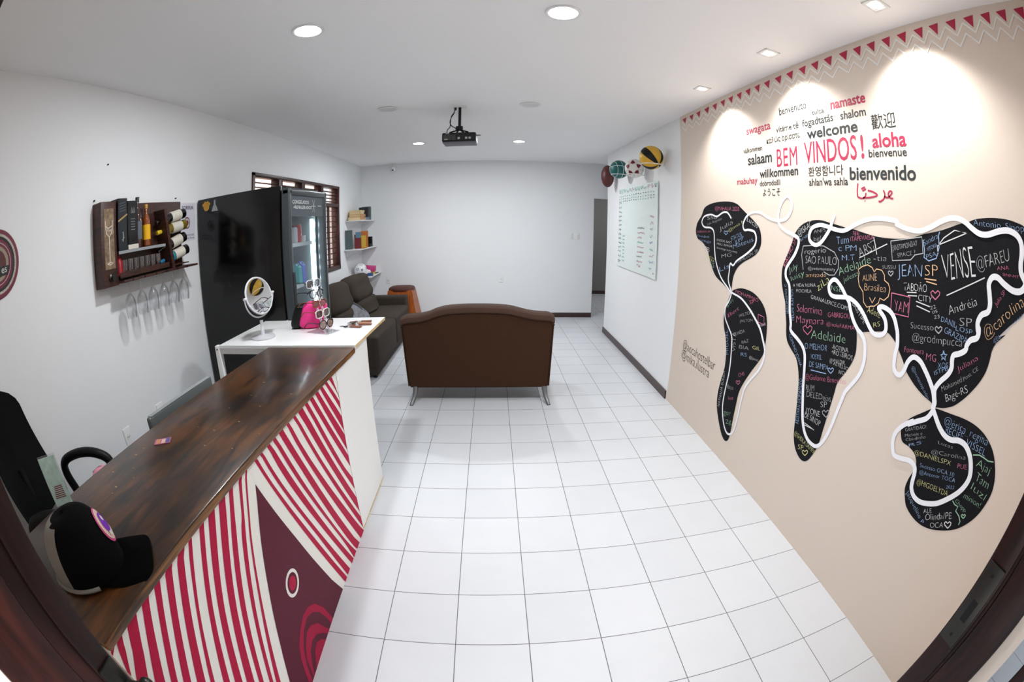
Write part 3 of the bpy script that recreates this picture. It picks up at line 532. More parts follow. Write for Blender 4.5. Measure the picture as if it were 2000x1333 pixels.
 'stripes': [([(-2.302,0.979),(-2.365,0.842),(-2.401,0.775),(-2.51,0.545),(-2.654,0.28),(-2.737,0.14),(-2.843,0.0)],[(-2.29,0.981),(-2.357,0.836),(-2.392,0.767),(-2.498,0.533),(-2.635,0.251),(-2.701,0.126),(-2.786,0.0)]),([(-2.346,0.983),(-2.397,0.864),(-2.439,0.804),(-2.549,0.588),(-2.681,0.321),(-2.768,0.161),(-2.879,0.0)],[(-2.326,0.982),(-2.384,0.855),(-2.419,0.788),(-2.533,0.57),(-2.666,0.299),(-2.748,0.15),(-2.852,0.0)]),([(-2.409,0.979),(-2.449,0.901),(-2.485,0.84),(-2.597,0.638),(-2.722,0.384),(-2.827,0.192),(-2.959,0.0)],[(-2.383,0.982),(-2.43,0.887),(-2.462,0.822),(-2.575,0.616),(-2.705,0.357),(-2.803,0.179),(-2.929,0.0)]),([(-2.474,0.98),(-2.497,0.934),(-2.53,0.875),(-2.64,0.683),(-2.768,0.45),(-2.903,0.225),(-3.076,0.0)],[(-2.434,0.981),(-2.467,0.913),(-2.5,0.852),(-2.613,0.656),(-2.74,0.41),(-2.856,0.205),(-3.003,0.0)]),([(-2.536,0.98),(-2.576,0.91),(-2.683,0.728),(-2.808,0.509),(-2.969,0.255),(-3.173,0.0)],[(-2.498,0.981),(-2.549,0.889),(-2.66,0.705),(-2.783,0.472),(-2.92,0.236),(-3.093,0.0)]),([(-2.587,0.982),(-2.613,0.938),(-2.719,0.765),(-2.845,0.561),(-3.035,0.28),(-3.278,0.0)],[(-2.562,0.984),(-2.595,0.924),(-2.702,0.747),(-2.825,0.532),(-2.991,0.266),(-3.204,0.0)]),([(-2.651,0.98),(-2.657,0.971),(-2.759,0.805),(-2.885,0.615),(-3.108,0.308),(-3.393,0.0)],[(-2.63,0.984),(-2.643,0.96),(-2.749,0.795),(-2.872,0.598),(-3.075,0.299),(-3.334,0.0)]),([(-2.713,0.981),(-2.807,0.835),(-2.923,0.666),(-3.175,0.333),(-3.497,0.0)],[(-2.676,0.985),(-2.784,0.812),(-2.899,0.634),(-3.124,0.317),(-3.412,0.0)]),([(-2.776,0.981),(-2.845,0.872),(-2.959,0.715),(-3.245,0.357),(-3.607,0.0)],[(-2.74,0.983),(-2.825,0.852),(-2.939,0.688),(-3.2,0.344),(-3.534,0.0)]),([(-2.832,0.983),(-2.88,0.906),(-2.991,0.755),(-3.294,0.377),(-3.679,0.0)],[(-2.801,0.983),(-2.863,0.89),(-2.974,0.734),(-3.262,0.367),(-3.628,0.0)]),([(-2.896,0.984),(-2.921,0.944),(-3.03,0.804),(-3.375,0.402),(-3.814,0.0)],[(-2.859,0.984),(-2.9,0.925),(-3.006,0.774),(-3.305,0.387),(-3.685,0.0)]),([(-2.97,0.986),(-3.012,0.922),(-3.073,0.854),(-3.496,0.427),(-4.034,0.0)],[(-2.922,0.984),(-2.985,0.895),(-3.045,0.822),(-3.413,0.411),(-3.881,0.0)]),([(-3.023,0.985),(-3.044,0.955),(-3.095,0.894),(-3.5,0.447),(-4.015,0.0)],[(-2.997,0.986),(-3.028,0.939),(-3.079,0.876),(-3.471,0.438),(-3.97,0.0)]),([(-3.071,0.995),(-3.1,0.957),(-3.509,0.478),(-4.03,0.0)],[(-3.045,0.989),(-3.075,0.95),(-3.471,0.475),(-3.976,0.0)]),([(-2.248,0.979),(-2.194,0.848),(-2.035,0.479),(-1.831,0.0)],[(-2.229,0.979),(-2.171,0.833),(-1.99,0.442),(-1.793,0.0)]),([(-2.204,0.981),(-2.137,0.812),(-1.948,0.407),(-1.777,0.0)],[(-2.187,0.979),(-2.11,0.795),(-1.904,0.37),(-1.728,0.0)]),([(-2.148,0.979),(-2.061,0.763),(-1.843,0.32),(-1.687,0.0)],[(-2.126,0.979),(-2.009,0.73),(-1.785,0.271),(-1.646,0.0)]),([(-2.101,0.979),(-1.976,0.709),(-1.731,0.226),(-1.637,0.0)],[(-2.078,0.978),(-1.939,0.685),(-1.696,0.197),(-1.584,0.0)]),([(-2.048,0.98),(-1.657,0.164),(-1.566,0.0)],[(-2.013,0.976),(-1.564,0.086),(-1.489,0.0)]),([(-1.98,0.977),(-1.875,0.754),(-1.472,0.0)],[(-1.958,0.977),(-1.831,0.729),(-1.45,0.077)]),([(-1.916,0.979),(-1.765,0.69),(-1.469,0.151)],[(-1.894,0.978),(-1.727,0.668),(-1.464,0.214)]),([(-1.867,0.977),(-1.676,0.638),(-1.468,0.265)],[(-1.821,0.976),(-1.61,0.6),(-1.461,0.344)]),([(-1.795,0.977),(-1.569,0.576),(-1.467,0.406)],[(-1.766,0.977),(-1.517,0.546),(-1.466,0.464)]),([(-1.74,0.978),(-1.445,0.513)],[(-1.706,0.978),(-1.449,0.584)]),([(-1.678,0.979),(-1.45,0.62)],[(-1.645,0.978),(-1.445,0.694)]),([(-1.619,0.981),(-1.457,0.738)],[(-1.589,0.979),(-1.451,0.798)]),([(-1.557,0.981),(-1.449,0.835)],[(-1.531,0.978),(-1.443,0.866)]),([(-1.502,0.981),(-1.448,0.906)],[(-1.466,0.98),(-1.45,0.944)])],
 'fin': [(-2.274,0.893),(-2.295,0.837),(-2.353,0.715),(-2.414,0.575),(-2.462,0.47),(-2.519,0.341),(-2.593,0.186),(-2.699,0.0),(-1.883,0.0),(-1.959,0.147),(-2.055,0.372),(-2.132,0.559),(-2.207,0.732)],
 'arc1': [(-2.091,0.0),(-2.095,0.032),(-2.128,0.132),(-2.182,0.219),(-2.239,0.26),(-2.299,0.271),(-2.361,0.25),(-2.421,0.213),(-2.457,0.157),(-2.482,0.09),(-2.495,0.033),(-2.47,0.0),(-2.445,0.097),(-2.403,0.173),(-2.344,0.223),(-2.281,0.236),(-2.226,0.209),(-2.177,0.156),(-2.138,0.068),(-2.121,0.0)],
 'arc2': [(-2.155,0.0),(-2.183,0.046),(-2.224,0.13),(-2.277,0.178),(-2.327,0.194),(-2.382,0.162),(-2.422,0.116),(-2.434,0.063),(-2.45,0.0),(-2.435,0.0),(-2.413,0.05),(-2.371,0.105),(-2.322,0.123),(-2.27,0.105),(-2.219,0.049),(-2.186,0.0)],
 'arc3': [(-2.221,0.0),(-2.259,0.049),(-2.301,0.079),(-2.344,0.067),(-2.377,0.025),(-2.409,0.0),(-2.416,0.0)],
 'circ': [(-2.271,0.439),(-2.31,0.477),(-2.23,0.398),(-2.231,0.483),(-2.314,0.395)],
}

# ------------------------------------------------------------------ the room
XL, XR, YF, YB, ZC = -1.49, 2.475, -3.105, 4.16, 2.70
m = MB(); m.box(-1.7, 4.4, -6.0, 7.2, -.1, 0); struct('floor', m, 'floor_tiles')
m = MB(); m.box(-1.7, 4.4, -3.38, 7.2, ZC, ZC + .12); struct('ceiling', m, 'ceiling_white')
m = MB()
for b in ((-3.38, .45, 0, ZC), (3.0, 4.31, 0, ZC), (.45, 3.0, 0, 1.03), (.45, 3.0, 2.26, ZC)):
    m.box(XL - .15, XL, *b)
struct('wall_left', m, 'wall_white')
m = MB(); m.box(XL - .15, 2.51, YB, YB + .15, 0, ZC); m.box(2.51, 3.40, YB, YB + .15, 2.09, ZC); m.box(3.40, 4.4, YB, YB + .15, 0, ZC)
struct('wall_back', m, 'wall_white')
m = MB(); m.box(XR, XR + .14, .44, 3.10, 0, ZC); m.use(1).box(XR, XR + .14, YF, .44, 0, ZC)
struct('wall_right', m, ['wall_white', 'beige'], label='right wall, white at the back and painted beige at the front')
m = MB(); m.box(4.25, 4.4, 3.1, 7.2, 0, ZC); m.box(2.615, 4.25, 2.96, 3.10, 0, ZC); struct('wall_passage', m, 'wall_white')
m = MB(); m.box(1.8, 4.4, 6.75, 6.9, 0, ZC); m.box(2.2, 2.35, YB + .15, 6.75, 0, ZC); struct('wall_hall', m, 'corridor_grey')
m = MB(); m.box(2.35, 4.25, 6.735, 6.75, 0, .075); struct('baseboard_hall', m, 'base_brown')
m = MB()
m.box(XL - .15, .12, -3.38, YF, 0, ZC); m.box(1.95, XR + .14, -3.38, YF, 0, ZC); m.box(.12, 1.95, -3.38, YF, 2.42, ZC)
struct('wall_front', m, 'beige')
m = MB(); m.box(4.4, 4.55, -6.0, 7.2, -.1, 4.6); struct('wall_sun_block', m, 'wall_white')  # unseen wall added to keep the sun off the floor outside the door
m = MB(); m.box(XR - .014, XR, .455, 3.11, 0, .082); struct('baseboard_right', m, 'base_brown')
m = MB(); m.box(XL, 2.51, YB - .014, YB, 0, .082); struct('baseboard_back', m, 'base_brown')
# street door: lining, strike plate, bolt
d1 = bpy.data.objects.new('door_1', None); C.objects.link(d1); d1.location = (1.03, -3.2, 0); d1['kind'] = 'structure'
m = MB(); m.box(1.91, 1.95, -3.189, -3.105, 0, 2.42, .007); m.box(1.922, 1.95, -3.200, -3.187, 0, 2.42); m.box(1.912, 1.95, -3.323, -3.198, 0, 2.42, .012, 3); obj('jamb', m, 'jamb_wood', d1, True)
m = MB(); m.box(.12, .16, -3.163, -3.108, 0, 2.42, .005); m.box(.12, .146, -3.200, -3.160, 0, 2.42); m.box(.12, .158, -3.328, -3.198, 0, 2.42, .008); obj('jamb', m, 'jamb_wood', d1, True)
m = MB(); m.box(.12, 1.95, -3.325, -3.105, 2.36, 2.42, .006); obj('head', m, 'jamb_wood', d1, True)
m = MB(); m.box(1.904, 1.911, -3.180, -3.112, .80, 1.06, .002); m.use(1).box(1.9035, 1.905, -3.160, -3.135, .88, .95); m.cyl((1.9035, -3.146, .83), (1.905, -3.146, .83), .006, n=10); m.cyl((1.9035, -3.146, 1.03), (1.905, -3.146, 1.03), .006, n=10)
obj('strike_plate', m, ['steel_dark', 'black'], d1, True)
kb = on_x = None
m = MB(); m.box(.156, .166, -3.160, -3.112, .86, 1.06, .003); m.cyl((.166, -3.125, .995), (.196, -3.108, .990), .007, n=12); m.ell((.204, -3.103, .988), (.017, .017, .017)); obj('latch_knob', m, 'steel_dark', d1, True)
lf = bpy.data.objects.new('door_2', None); C.objects.link(lf); lf.location = (1.99, -3.455, 0); lf.rotation_euler = (0, 0, -.19); lf['kind'] = 'structure'
m = MB(); m.box(0, .86, -.045, 0, .01, 2.36, .004)
for z0, z1 in ((.2, 1.0), (1.15, 2.2)): m.box(.12, .74, -.004, .008, z0, z1, .006)
obj('leaf', m, 'jamb_wood', lf)
# louvred window
wn = bpy.data.objects.new('window_1', None); C.objects.link(wn); wn.location = (XL, 1.725, 1.03); wn['kind'] = 'structure'
m = MB()
x0, x1 = XL - .10, XL + .015
m.box(x0, x1, .45, .50, 1.03, 2.26, .004); m.box(x0, x1, 2.95, 3.0, 1.03, 2.26, .004); m.box(x0, x1, .45, 3.0, 1.03, 1.09, .004); m.box(x0, x1, .45, 3.0, 2.225, 2.26, .004); m.box(x0, x1, .5, 2.95, 1.95, 2.0, .003)
for y in (1.08, 1.70, 2.32): m.box(x0, x1 - .005, y - .045, y + .045, 1.09, 2.225, .003)
for y in (.80, 1.39, 2.02, 2.64): m.box(x0 + .05, x1 - .03, y - .012, y + .012, 1.09, 1.95)
obj('window_frame', m, 'shutter_wood', wn, True)
for ya, yb in ((.5, 1.035), (1.125, 1.655), (1.745, 2.275), (2.365, 2.95)):
    m = MB()
    z = 1.115
    while z < 1.94:
        m.box(-.014, .014, ya + .012, yb - .012, -.004, .004, M=Matrix.Translation((XL - .05, 0, z)) @ Matrix.Rotation(R(8), 4, 'Y')); z += .078
    z = 2.03
    while z < 2.22:
        m.box(-.028, .028, ya, yb, -.005, .005, M=Matrix.Translation((XL - .05, 0, z)) @ Matrix.Rotation(R(20), 4, 'Y')); z += .048
    obj('louvre', m, 'shutter_wood', wn, True)
m = MB(); m.box(-3.6, -3.5, -2, 7, -.1, 5); m.box(-3.5, -1.7, -2, 7, -.1, -.02); struct('wall_neighbour', m, mat('neighbour', (.80, .66, .60), .8) and 'neighbour')
su = bpy.data.lights.new('sun', 'SUN'); su.energy = 9; su.angle = R(1); su.color = (1, .93, .84)
so = bpy.data.objects.new('sun', su); C.objects.link(so); so.rotation_euler = Vector((-.62, .12, -.77)).to_track_quat('-Z', 'Y').to_euler(); so.location = (-2, 1, 6)

hl = bpy.data.lights.new('hall_fill', 'AREA'); hl.size = .3; hl.energy = 14; ho = bpy.data.objects.new('hall_fill', hl); C.objects.link(ho); ho.location = (3.3, 5.4, 2.66)  # unseen lamp added to brighten the hall beyond the doorway
m = MB(); m.box(3.13, 3.47, 5.23, 5.57, 2.67, ZC, .004); struct('trim_hall_fill', m, 'white_matte')  # made-up ceiling plate for the added hall lamp
# ------------------------------------------------------------------ lamps
def downlight(on):
    t = thing('ceiling_downlight' if on else 'ceiling_speaker', 'x', 'ceiling light' if on else 'speaker')
    r = .082 if on else .085
    m = MB(); m.lathe([(r - .012, 0), (r, -.001), (r + .006, -.004), (r + .003, -.008), (r - .006, -.008), (r - .012, -.005)], n=40, caps=False); obj('rim', m, 'white_matte', t)
    m = MB(); m.lathe([(.0005, -.0045), (r - .011, -.0045), (r - .011, -.001), (.0005, -.001)], n=40, caps=False); obj('diffuser' if on else 'grille', m, 'diffuser' if on else 'diffuser_off', t)
    if on:
        l = bpy.data.lights.new('downlight', 'AREA'); l.shape = 'DISK'; l.size = .14; l.energy = DOWN_W; l.color = (.935, .975, 1)
        lo = bpy.data.objects.new('lamp', l); C.objects.link(lo); lo.parent = t; lo.location = (0, 0, -.012)
    return t
def back_lamp(o):                                         # the far pair burns a little brighter
    for c in o.children:
        if c.type == 'LIGHT': c.data = c.data.copy(); c.data.energy = DOWN_W * 1.08
p = downlight(True)
for i, (x, y, lb) in enumerate(((-.14, -1.32, 'round lit ceiling light over the reception counter, left of the front pair'), (1.12, -1.325, 'round lit ceiling light over the tiled floor, right of the front pair'), (-.16, 2.336, 'round lit ceiling light to the left behind the projector'), (1.12, 2.333, 'round lit ceiling light to the right behind the projector'))):
    o = p if i == 0 else copy_tree(p)
    o.location = (x, y, ZC); o['label'] = lb; o['group'] = 'round ceiling lights'
    if i > 1: back_lamp(o)
p = downlight(False)
for i, (x, y, lb) in enumerate(((-.137, .51, 'unlit flush round disc in the ceiling left of the projector'), (1.11, .507, 'unlit flush round disc in the ceiling right of the projector'))):
    o = p if i == 0 else copy_tree(p)
    o.location = (x, y, ZC); o['label'] = lb; o['group'] = 'unlit ceiling discs'
def spot():
    t = thing('recessed_spotlight', 'x', 'spotlight')
    m = MB()
    for a in range(4):
        m.box(-.05, .05, .036, .05, -.006, 0, .001, M=Matrix.Rotation(a * PI / 2, 4, 'Z'))
    obj('trim', m, 'white_matte', t)
    m = MB(); m.lathe([(.030, 0), (.027, -.004), (.016, -.008), (.0005, -.009)], n=24, caps=False); obj('bulb', m, 'bulb_glow', t)
    l = bpy.data.lights.new('wall_spot', 'SPOT'); l.energy = SPOT_W; l.spot_size = R(126); l.spot_blend = .75; l.shadow_soft_size = .02; l.color = (1, .98, .95)
    lo = bpy.data.objects.new('lamp', l); C.objects.link(lo); lo.parent = t; lo.location = (0, 0, -.03); lo.rotation_euler = (0, R(-4), 0)
    return t
p = spot()
for i, (y, lb) in enumerate(((-2.25, 'lit recessed spotlight above the mural, nearest the street door'), (-1.355, 'lit recessed spotlight above the mural, middle of three'), (-.47, 'lit recessed spotlight above the mural, nearest the white wall'))):
    o = p if i == 0 else copy_tree(p)
    o.location = (2.26, y, ZC); o['label'] = lb; o['group'] = 'spotlights washing the mural'

# ------------------------------------------------------------------ mural on the right wall
XW = XR
def wp(p, d): return Vector((XW - d, p[0], p[1]))
NW = (-1, 0, 0)
mu = thing('world_map_mural', 'black chalkboard world map painted on the beige wall with one white looping outline', 'mural', (XW, -1.6, 0))
for k, n in (('na', 'painted_north_america'), ('sa', 'painted_south_america'), ('ea', 'painted_africa_and_eurasia'), ('au', 'painted_australia')):
    m = MB(); m.poly([wp(p, .0012) for p in smooth_line(DATA[k], 4, True)]); obj(n, m, 'mural_black', mu, True, smooth=False)
m = MB(); LN = smooth_line(DATA['line'], 4); m.strip([wp(p, .0022 + .0026 * i / len(LN)) for i, p in enumerate(LN)], lambda p: .0135 + .0085 * max(0, min(1, (-.6 - p.y) / .7)), NW); obj('white_outline', m, 'mural_line', mu, True, smooth=False)
CH = 'wbpgyok'
chm = ['chalk_' + c for c in CH]
for reg in range(4):
    m = MB()
    for (t, y0, z0, y1, z1, h, c, rg) in DATA['chalk']:
        if rg != reg: continue
        m.use(CH.index(c))
        a, b = wp((y0, z0), .0020), wp((y1, z1), .0020)
        ux = b - a; uy = Vector((0, ux.z, -ux.y)).normalized()
        if uy.z < 0 and abs(ux.y) > abs(ux.z): uy = -uy
        if abs(ux.y) <= abs(ux.z): uy = Vector(NW).cross(ux).normalized()
        place_text(m, t, a, ux, uy, ux.length, h * .95, offset=-.022, wob=.11, fit='base')
    for (c, rg, pts) in DATA['doodle']:
        if rg != reg: continue
        m.use(CH.index(c)); m.strip([wp(p, .0020) for p in pts], .0045, NW)
    obj('chalk_writing', m, chm, mu, True, smooth=False)
gr = thing('greeting_lettering', 'painted words of welcome in many languages above the world map, VINDOS! largest in red', 'lettering', (XW, -1.6, 2.2))
for (t, y0, y1, z0, z1, c) in DATA['words']:
    m = MB()
    off = .022 if t in ('welcome', 'aloha', 'bienvenido', 'willkommen', 'salaam', '!', 'namaste') else (.012 if t not in ('歡迎', '환영함니다', 'ようこそ', 'VINDOS', 'BEM') else .004)
    place_text(m, t, wp((y0, z0), .0012), (0, -1, 0), (0, 0, 1), abs(y1 - y0), z1 - z0, offset=off if t != 'BEM' else 0, wob=.03 if t != 'BEM' else 0, space=1.0 if t != 'BEM' else 1.12)
    obj('word', m, 'word_red' if c else 'word_black', gr, True, smooth=False)
m = MB()
for s in DATA['arab']: m.strip([wp(p, .0012) for p in (smooth_line(s, 4) if len(s) > 2 else s)], .0085, NW)
obj('word', m, 'word_red', gr, True, smooth=False)
sg = thing('wall_signature', 'thin black handwritten @ names on the beige wall below the map', 'lettering', (XW, 0, .6))
for t, a, b, tp in DATA['sign']:
    m = MB(); place_text(m, t, wp((a[0], a[1]), .0012), (0, -1, 0), (0, 0, 1), abs(a[0] - b[0]), .085, offset=-.012, wob=.05, fit='base'); obj('word', m, 'sign_black', sg, True, smooth=False)
bd = thing('triangle_border', 'border of small red triangles over white zigzag lines under the ceiling', 'wall border', (XW, -1.3, 2.6))
T = [p[0] for p in DATA['tri']]
for i, y in enumerate(T):
    s = abs(T[min(i + 1, len(T) - 1)] - T[max(i - 1, 0)]) / (2 if 0 < i < len(T) - 1 else 1) * .29
    m = MB(); m.poly([wp((y + s, 2.662), .0014), (XW - .0014, y - s, 2.667), (XW - .0014, y - s * .35, 2.612)]); obj('painted_triangle', m, 'tri_red', bd, True, smooth=False)
ex = [T[0] + .13] + T + [T[-1] - .1]
for dz in (0, -.048):
    m = MB(); pts = []
    for a, b in zip(ex, ex[1:]):
        pts += [wp((a - .015, 2.588 + dz), .0020), wp(((a + b) / 2 - .012, 2.640 + dz), .0020)]
    pts = [p for p in pts if p.y < .43 and p.y > -3.09]
    m.strip(pts, .011, NW); obj('zigzag_line', m, 'zig_white', bd, True, smooth=False)

# ------------------------------------------------------------------ glass board, balls
gb = thing('glass_board', 'frosted glass planner board with faint marker writing on the white wall', 'board', (XR, 1.7, 1.6))
m = MB(); m.box(XR - .020, XR - .014, .99, 2.43, 1.095, 2.125, .001, 1); obj('glass_sheet', m, 'glass_board', gb, True)
for y in (1.05, 2.37):
    for z in (1.15, 2.07):
        m = MB(); m.cyl((XR - .001, y, z), (XR - .024, y, z), .009, n=12); obj('standoff', m, 'chrome', gb, True)
m = MB()
rnd = random.Random(3)
cols = ['chalk_g', 'chalk_p', 'bk_slate', 'chalk_b', 'word_black']
mkr = [mat('marker_' + n, h, .7) and 'marker_' + n for n, h in (('teal', '4fa894'), ('pink', 'b96f8e'), ('dark', '47525c'), ('blue', '7088b8'))]
def scribble(y0, y1, z, h, ci):
    m.use(ci); pts = []; y = y0
    while y > y1:
        pts.append((XR - .0215, y, z + rnd.uniform(-h, h) * .5)); y -= rnd.uniform(.006, .016)
    if len(pts) > 1: m.strip(pts, .0065, NW)
y = 2.40
while y > 1.03: scribble(y, y - .09, 2.08, .07, rnd.choice((0, 0, 1, 3))); y -= .11
for z in (2.02, 1.985, 1.955): 
    y = 2.40
    while y > 1.05: scribble(y, y - .05, z, .02, rnd.choice((0, 2))); y -= .085
for k in range(14): scribble(2.41, 2.28, 1.93 - k * .058, .03, 2)
for k in range(8): scribble(2.22, 2.12, 1.50 - k * .045, .025, 0)
for k in range(9): scribble(1.62, 1.62 - rnd.uniform(.15, .32), 1.62 - k * .055, .03, rnd.choice((0, 1, 1, 2)))
for k in range(9): scribble(1.2, 1.2 - rnd.uniform(.08, .15), 1.75 - k * .07, .035, rnd.choice((0, 0, 1, 3)))
obj('marker_writing', m, mkr, gb, True, smooth=False)
def ball(name, label, c, mats, r, kind):
    t = thing(name, label, 'ball', c)
    m = MB()
    if kind == 'rugby': m.ell((0, 0, 0), (r * .72, r * .72, r * 1.25), nu=32, nv=20)
    else: m.ell((0, 0, 0), (r, r, r), nu=40, nv=24)
    obj('shell', m, mats[0], t)
    def arc(ax, off, mt, w, nme, a0=0, a1=360, rr=None):
        m = MB(); ax = Vector(ax).normalized(); u = ax.orthogonal().normalized(); v = ax.cross(u)
        rr = r * math.sqrt(max(0, 1 - off * off)); pts = [ax * off * r + rr * 1.006 * (math.cos(R(a)) * u + math.sin(R(a)) * v) for a in range(a0, a1 + 1, 10)]
        m.tube(pts, w, 6); obj(nme, m, mt, t)
    return t, arc
def rings(c, r):
    t = thing('ball_holder', 'x', 'ball holder', (XR, c[1], c[2]))
    h = -.075
    q = math.sqrt(max(.001, r * r - .07 * .07)) + .004
    m = MB(); cx = c[0] - XR
    m.tube([(cx + q * math.cos(a * PI / 14), q * math.sin(a * PI / 14), -.07) for a in range(28)], .0045, 8, True); obj('ring', m, 'ring_white', t)
    m = MB(); m.tube([(cx + q, 0, -.07), (0, 0, -.07)], .005, 8); m.box(-.006, 0, -.018, .018, -.11, -.03, .002); obj('bracket', m, 'ring_white', t)
    return t
by = [(2.325, .83, 2.335, .121), (2.34, 1.42, 2.29, .108), (2.335, 2.02, 2.345, .116), (2.345, 2.62, 2.315, .105)]
t, arc = ball('basketball', 'yellow basketball with black panels in the nearest wall ring', by[0][:3], ['ball_yellow'], .121, 's')
# black gores
def gore(t, ax, tilt, mt, r, wd, nme):
    m = MB(); old = m.grab(); A = Vector(ax).normalized(); B = Vector(tilt); B = (B - A * A.dot(B)).normalized(); Cc = A.cross(B); rows = []
    for i in range(33):
        la = -PI / 2 + PI * i / 32; row = []
        for k in range(9):
            lo = (k / 8 - .5) * wd
            row.append(m.b.verts.new(1.010 * r * (A * math.sin(la) + math.cos(la) * (B * math.cos(lo) + Cc * math.sin(lo)))))
        rows.append(row)
    for a, b in zip(rows, rows[1:]):
        for k in range(8): m.b.faces.new((a[k], a[k + 1], b[k + 1], b[k]))
    m.setm(old); obj(nme, m, mt, t)
axy = (-.35, .62, .55)
for az in range(4):
    q = Matrix.Rotation(az * PI / 2, 3, Vector(axy).normalized()) @ Vector((-.5, -.8, .1))
    gore(t, axy, q, 'black', .121, .62, 'panel')
rings(by[0], .121)['label'] = 'thin white wall ring holding the yellow basketball'
t, arc = ball('soccer_ball', 'white football with dark red star panels in a wall ring', by[1][:3], ['ball_white'], .108, 's')
ctr = Vector((-.42, -.88, -.05)).normalized(); u = ctr.orthogonal().normalized(); v = ctr.cross(u)
def sph(a, ph): return (ctr * math.cos(ph) + math.sin(ph) * (math.cos(a) * u + math.sin(a) * v)) * .108 * 1.006
for k in range(5):
    a = k * 2 * PI / 5 + .3; m = MB()
    m.poly([sph(a, 1.0), sph(a - .50, .58), sph(a, .40), sph(a + .50, .58)]); bmesh.ops.subdivide_edges(m.b, edges=m.b.edges, cuts=4, use_grid_fill=True)
    for w_ in m.b.verts: w_.co = w_.co.normalized() * .108 * 1.010
    obj('star_panel', m, 'ball_red', t)
for k in range(5):
    a = k * 2 * PI / 5 + .3 + PI / 5; m = MB(); m.tube([sph(a, x / 10) for x in range(5, 16)], .0015, 5); obj('seam', m, 'silver', t)
rings(by[1], .108)['label'] = 'thin white wall ring holding the white and red football'
t, arc = ball('basketball', 'teal green basketball with pale seams in a wall ring', by[2][:3], ['teal_ball'], .116, 's')
for ax in ((1, .2, .1), (.2, 1, .3), (.1, .3, 1)): arc(ax, 0, 'ball_line', .0026, 'seam')
arc((1, .2, .1), .55, 'ball_line', .0026, 'seam'); arc((1, .2, .1), -.55, 'ball_line', .0026, 'seam')
rings(by[2], .116)['label'] = 'thin white wall ring holding the teal basketball'
t, arc = ball('rugby_ball', 'dark maroon oval ball in the farthest wall ring', by[3][:3], ['ball_brown'], .125, 'rugby')
rings(by[3], .1)['label'] = 'thin white wall ring holding the maroon oval ball'
for o in list(C.objects):
    if o.name.startswith('ball_holder'): o['group'] = 'wall rings for balls'
# ------------------------------------------------------------------ reception counter
ct = thing('reception_counter', 'reception counter with dark varnished wooden top and red-striped painted front', 'counter', (-.21, -2.08, 0))
m = MB(); m.box(-.49, .062, -3.075, -1.105, .968, 1.0, .006); 
for f in m.b.faces:
    if f.normal.z < .3 and f.calc_center_median().x > .04 or f.calc_center_median().z < .985: f.material_index = 1
rc = random.Random(11)
m.use(2)
for k in range(26):                                        # chips in the varnish
    x, y, a, s = rc.uniform(-.44, .03), rc.uniform(-2.9, -1.2), rc.uniform(0, PI), rc.uniform(.0015, .004)
    m.poly([(x + s * (2.2 if q % 2 else .9) * math.cos(a + q * PI / 3), y + s * rc.uniform(.5, 1.3) * math.sin(a + q * PI / 3), 1.0004) for q in range(6)])
obj('countertop', m, ['counter_wood', 'counter_edge', 'box_gold'], ct, True)
m = MB(); m.box(.028, .048, -3.075, -1.397, 0, .968, .001, 1)
XP = .0490
def pp(p, d=0): return (XP + d, p[0], min(p[1], .968))
def clip(pts): return [(max(-3.074, min(-1.399, p[0])), max(0, min(.967, p[1]))) for p in pts]
m.use(1)
for l, r in DATA['stripes']:
    l2 = smooth_line([Vector((a, b, 0)) for a, b in l], 3) if len(l) > 2 else [Vector((a, b, 0)) for a, b in l]
    r2_ = smooth_line([Vector((a, b, 0)) for a, b in r], 3) if len(r) > 2 else [Vector((a, b, 0)) for a, b in r]
    for q in (l2, r2_):                        # run on to the seam with the white end panel
        if q[-1].x > -1.56 and q[-1].y > .06:
            d = q[-1] - q[-2]
            if d.x > 1e-4: q.append(q[-1] + d * ((-1.399 - q[-1].x) / d.x))
    # carry the stripe up behind the top's edge
    for q in (l2, r2_):
        if q[0].z == 0 and q[0].y < .968:
            d = (q[0] - q[1]); 
            if d.y > 1e-4: q.insert(0, q[0] + d * ((.968 - q[0].y) / d.y))
    m.poly([pp(p) for p in clip([(v.x, v.y) for v in l2] + [(v.x, v.y) for v in reversed(r2_)])])
m.use(2); m.poly([pp(p, .0002) for p in DATA['fin']])
cy, cz = -2.2713, .4390
def circ(r, n=32): return [(cy + r * math.cos(2 * PI * k / n), cz + r * math.sin(2 * PI * k / n)) for k in range(n)]
m.use(0); m.poly([pp(p, .0005) for p in circ(.0585)])
m.use(2); m.poly([pp(p, .0008) for p in circ(.044)])
m.use(1); m.poly([pp(p, .0011) for p in circ(.030)])
m.use(3)
for k in ('arc1', 'arc2', 'arc3'): m.poly([pp(p, .0005) for p in DATA[k]])
obj('front_panel', m, ['panel_white', 'paint_red', 'paint_maroon', 'paint_red2'], ct, True, smooth=False)
m = MB(); m.box(-.45, .028, -3.07, -3.05, 0, .968, .001, 1); obj('side_panel', m, 'panel_white', ct, True)
m = MB(); m.box(-.45, .028, -2.0, -1.98, 0, .968, .001, 1); obj('divider', m, 'panel_white', ct, True)
m = MB(); m.box(-.46, .028, -3.05, -1.41, .70, .72); obj('inner_shelf', m, 'panel_white', ct, True)

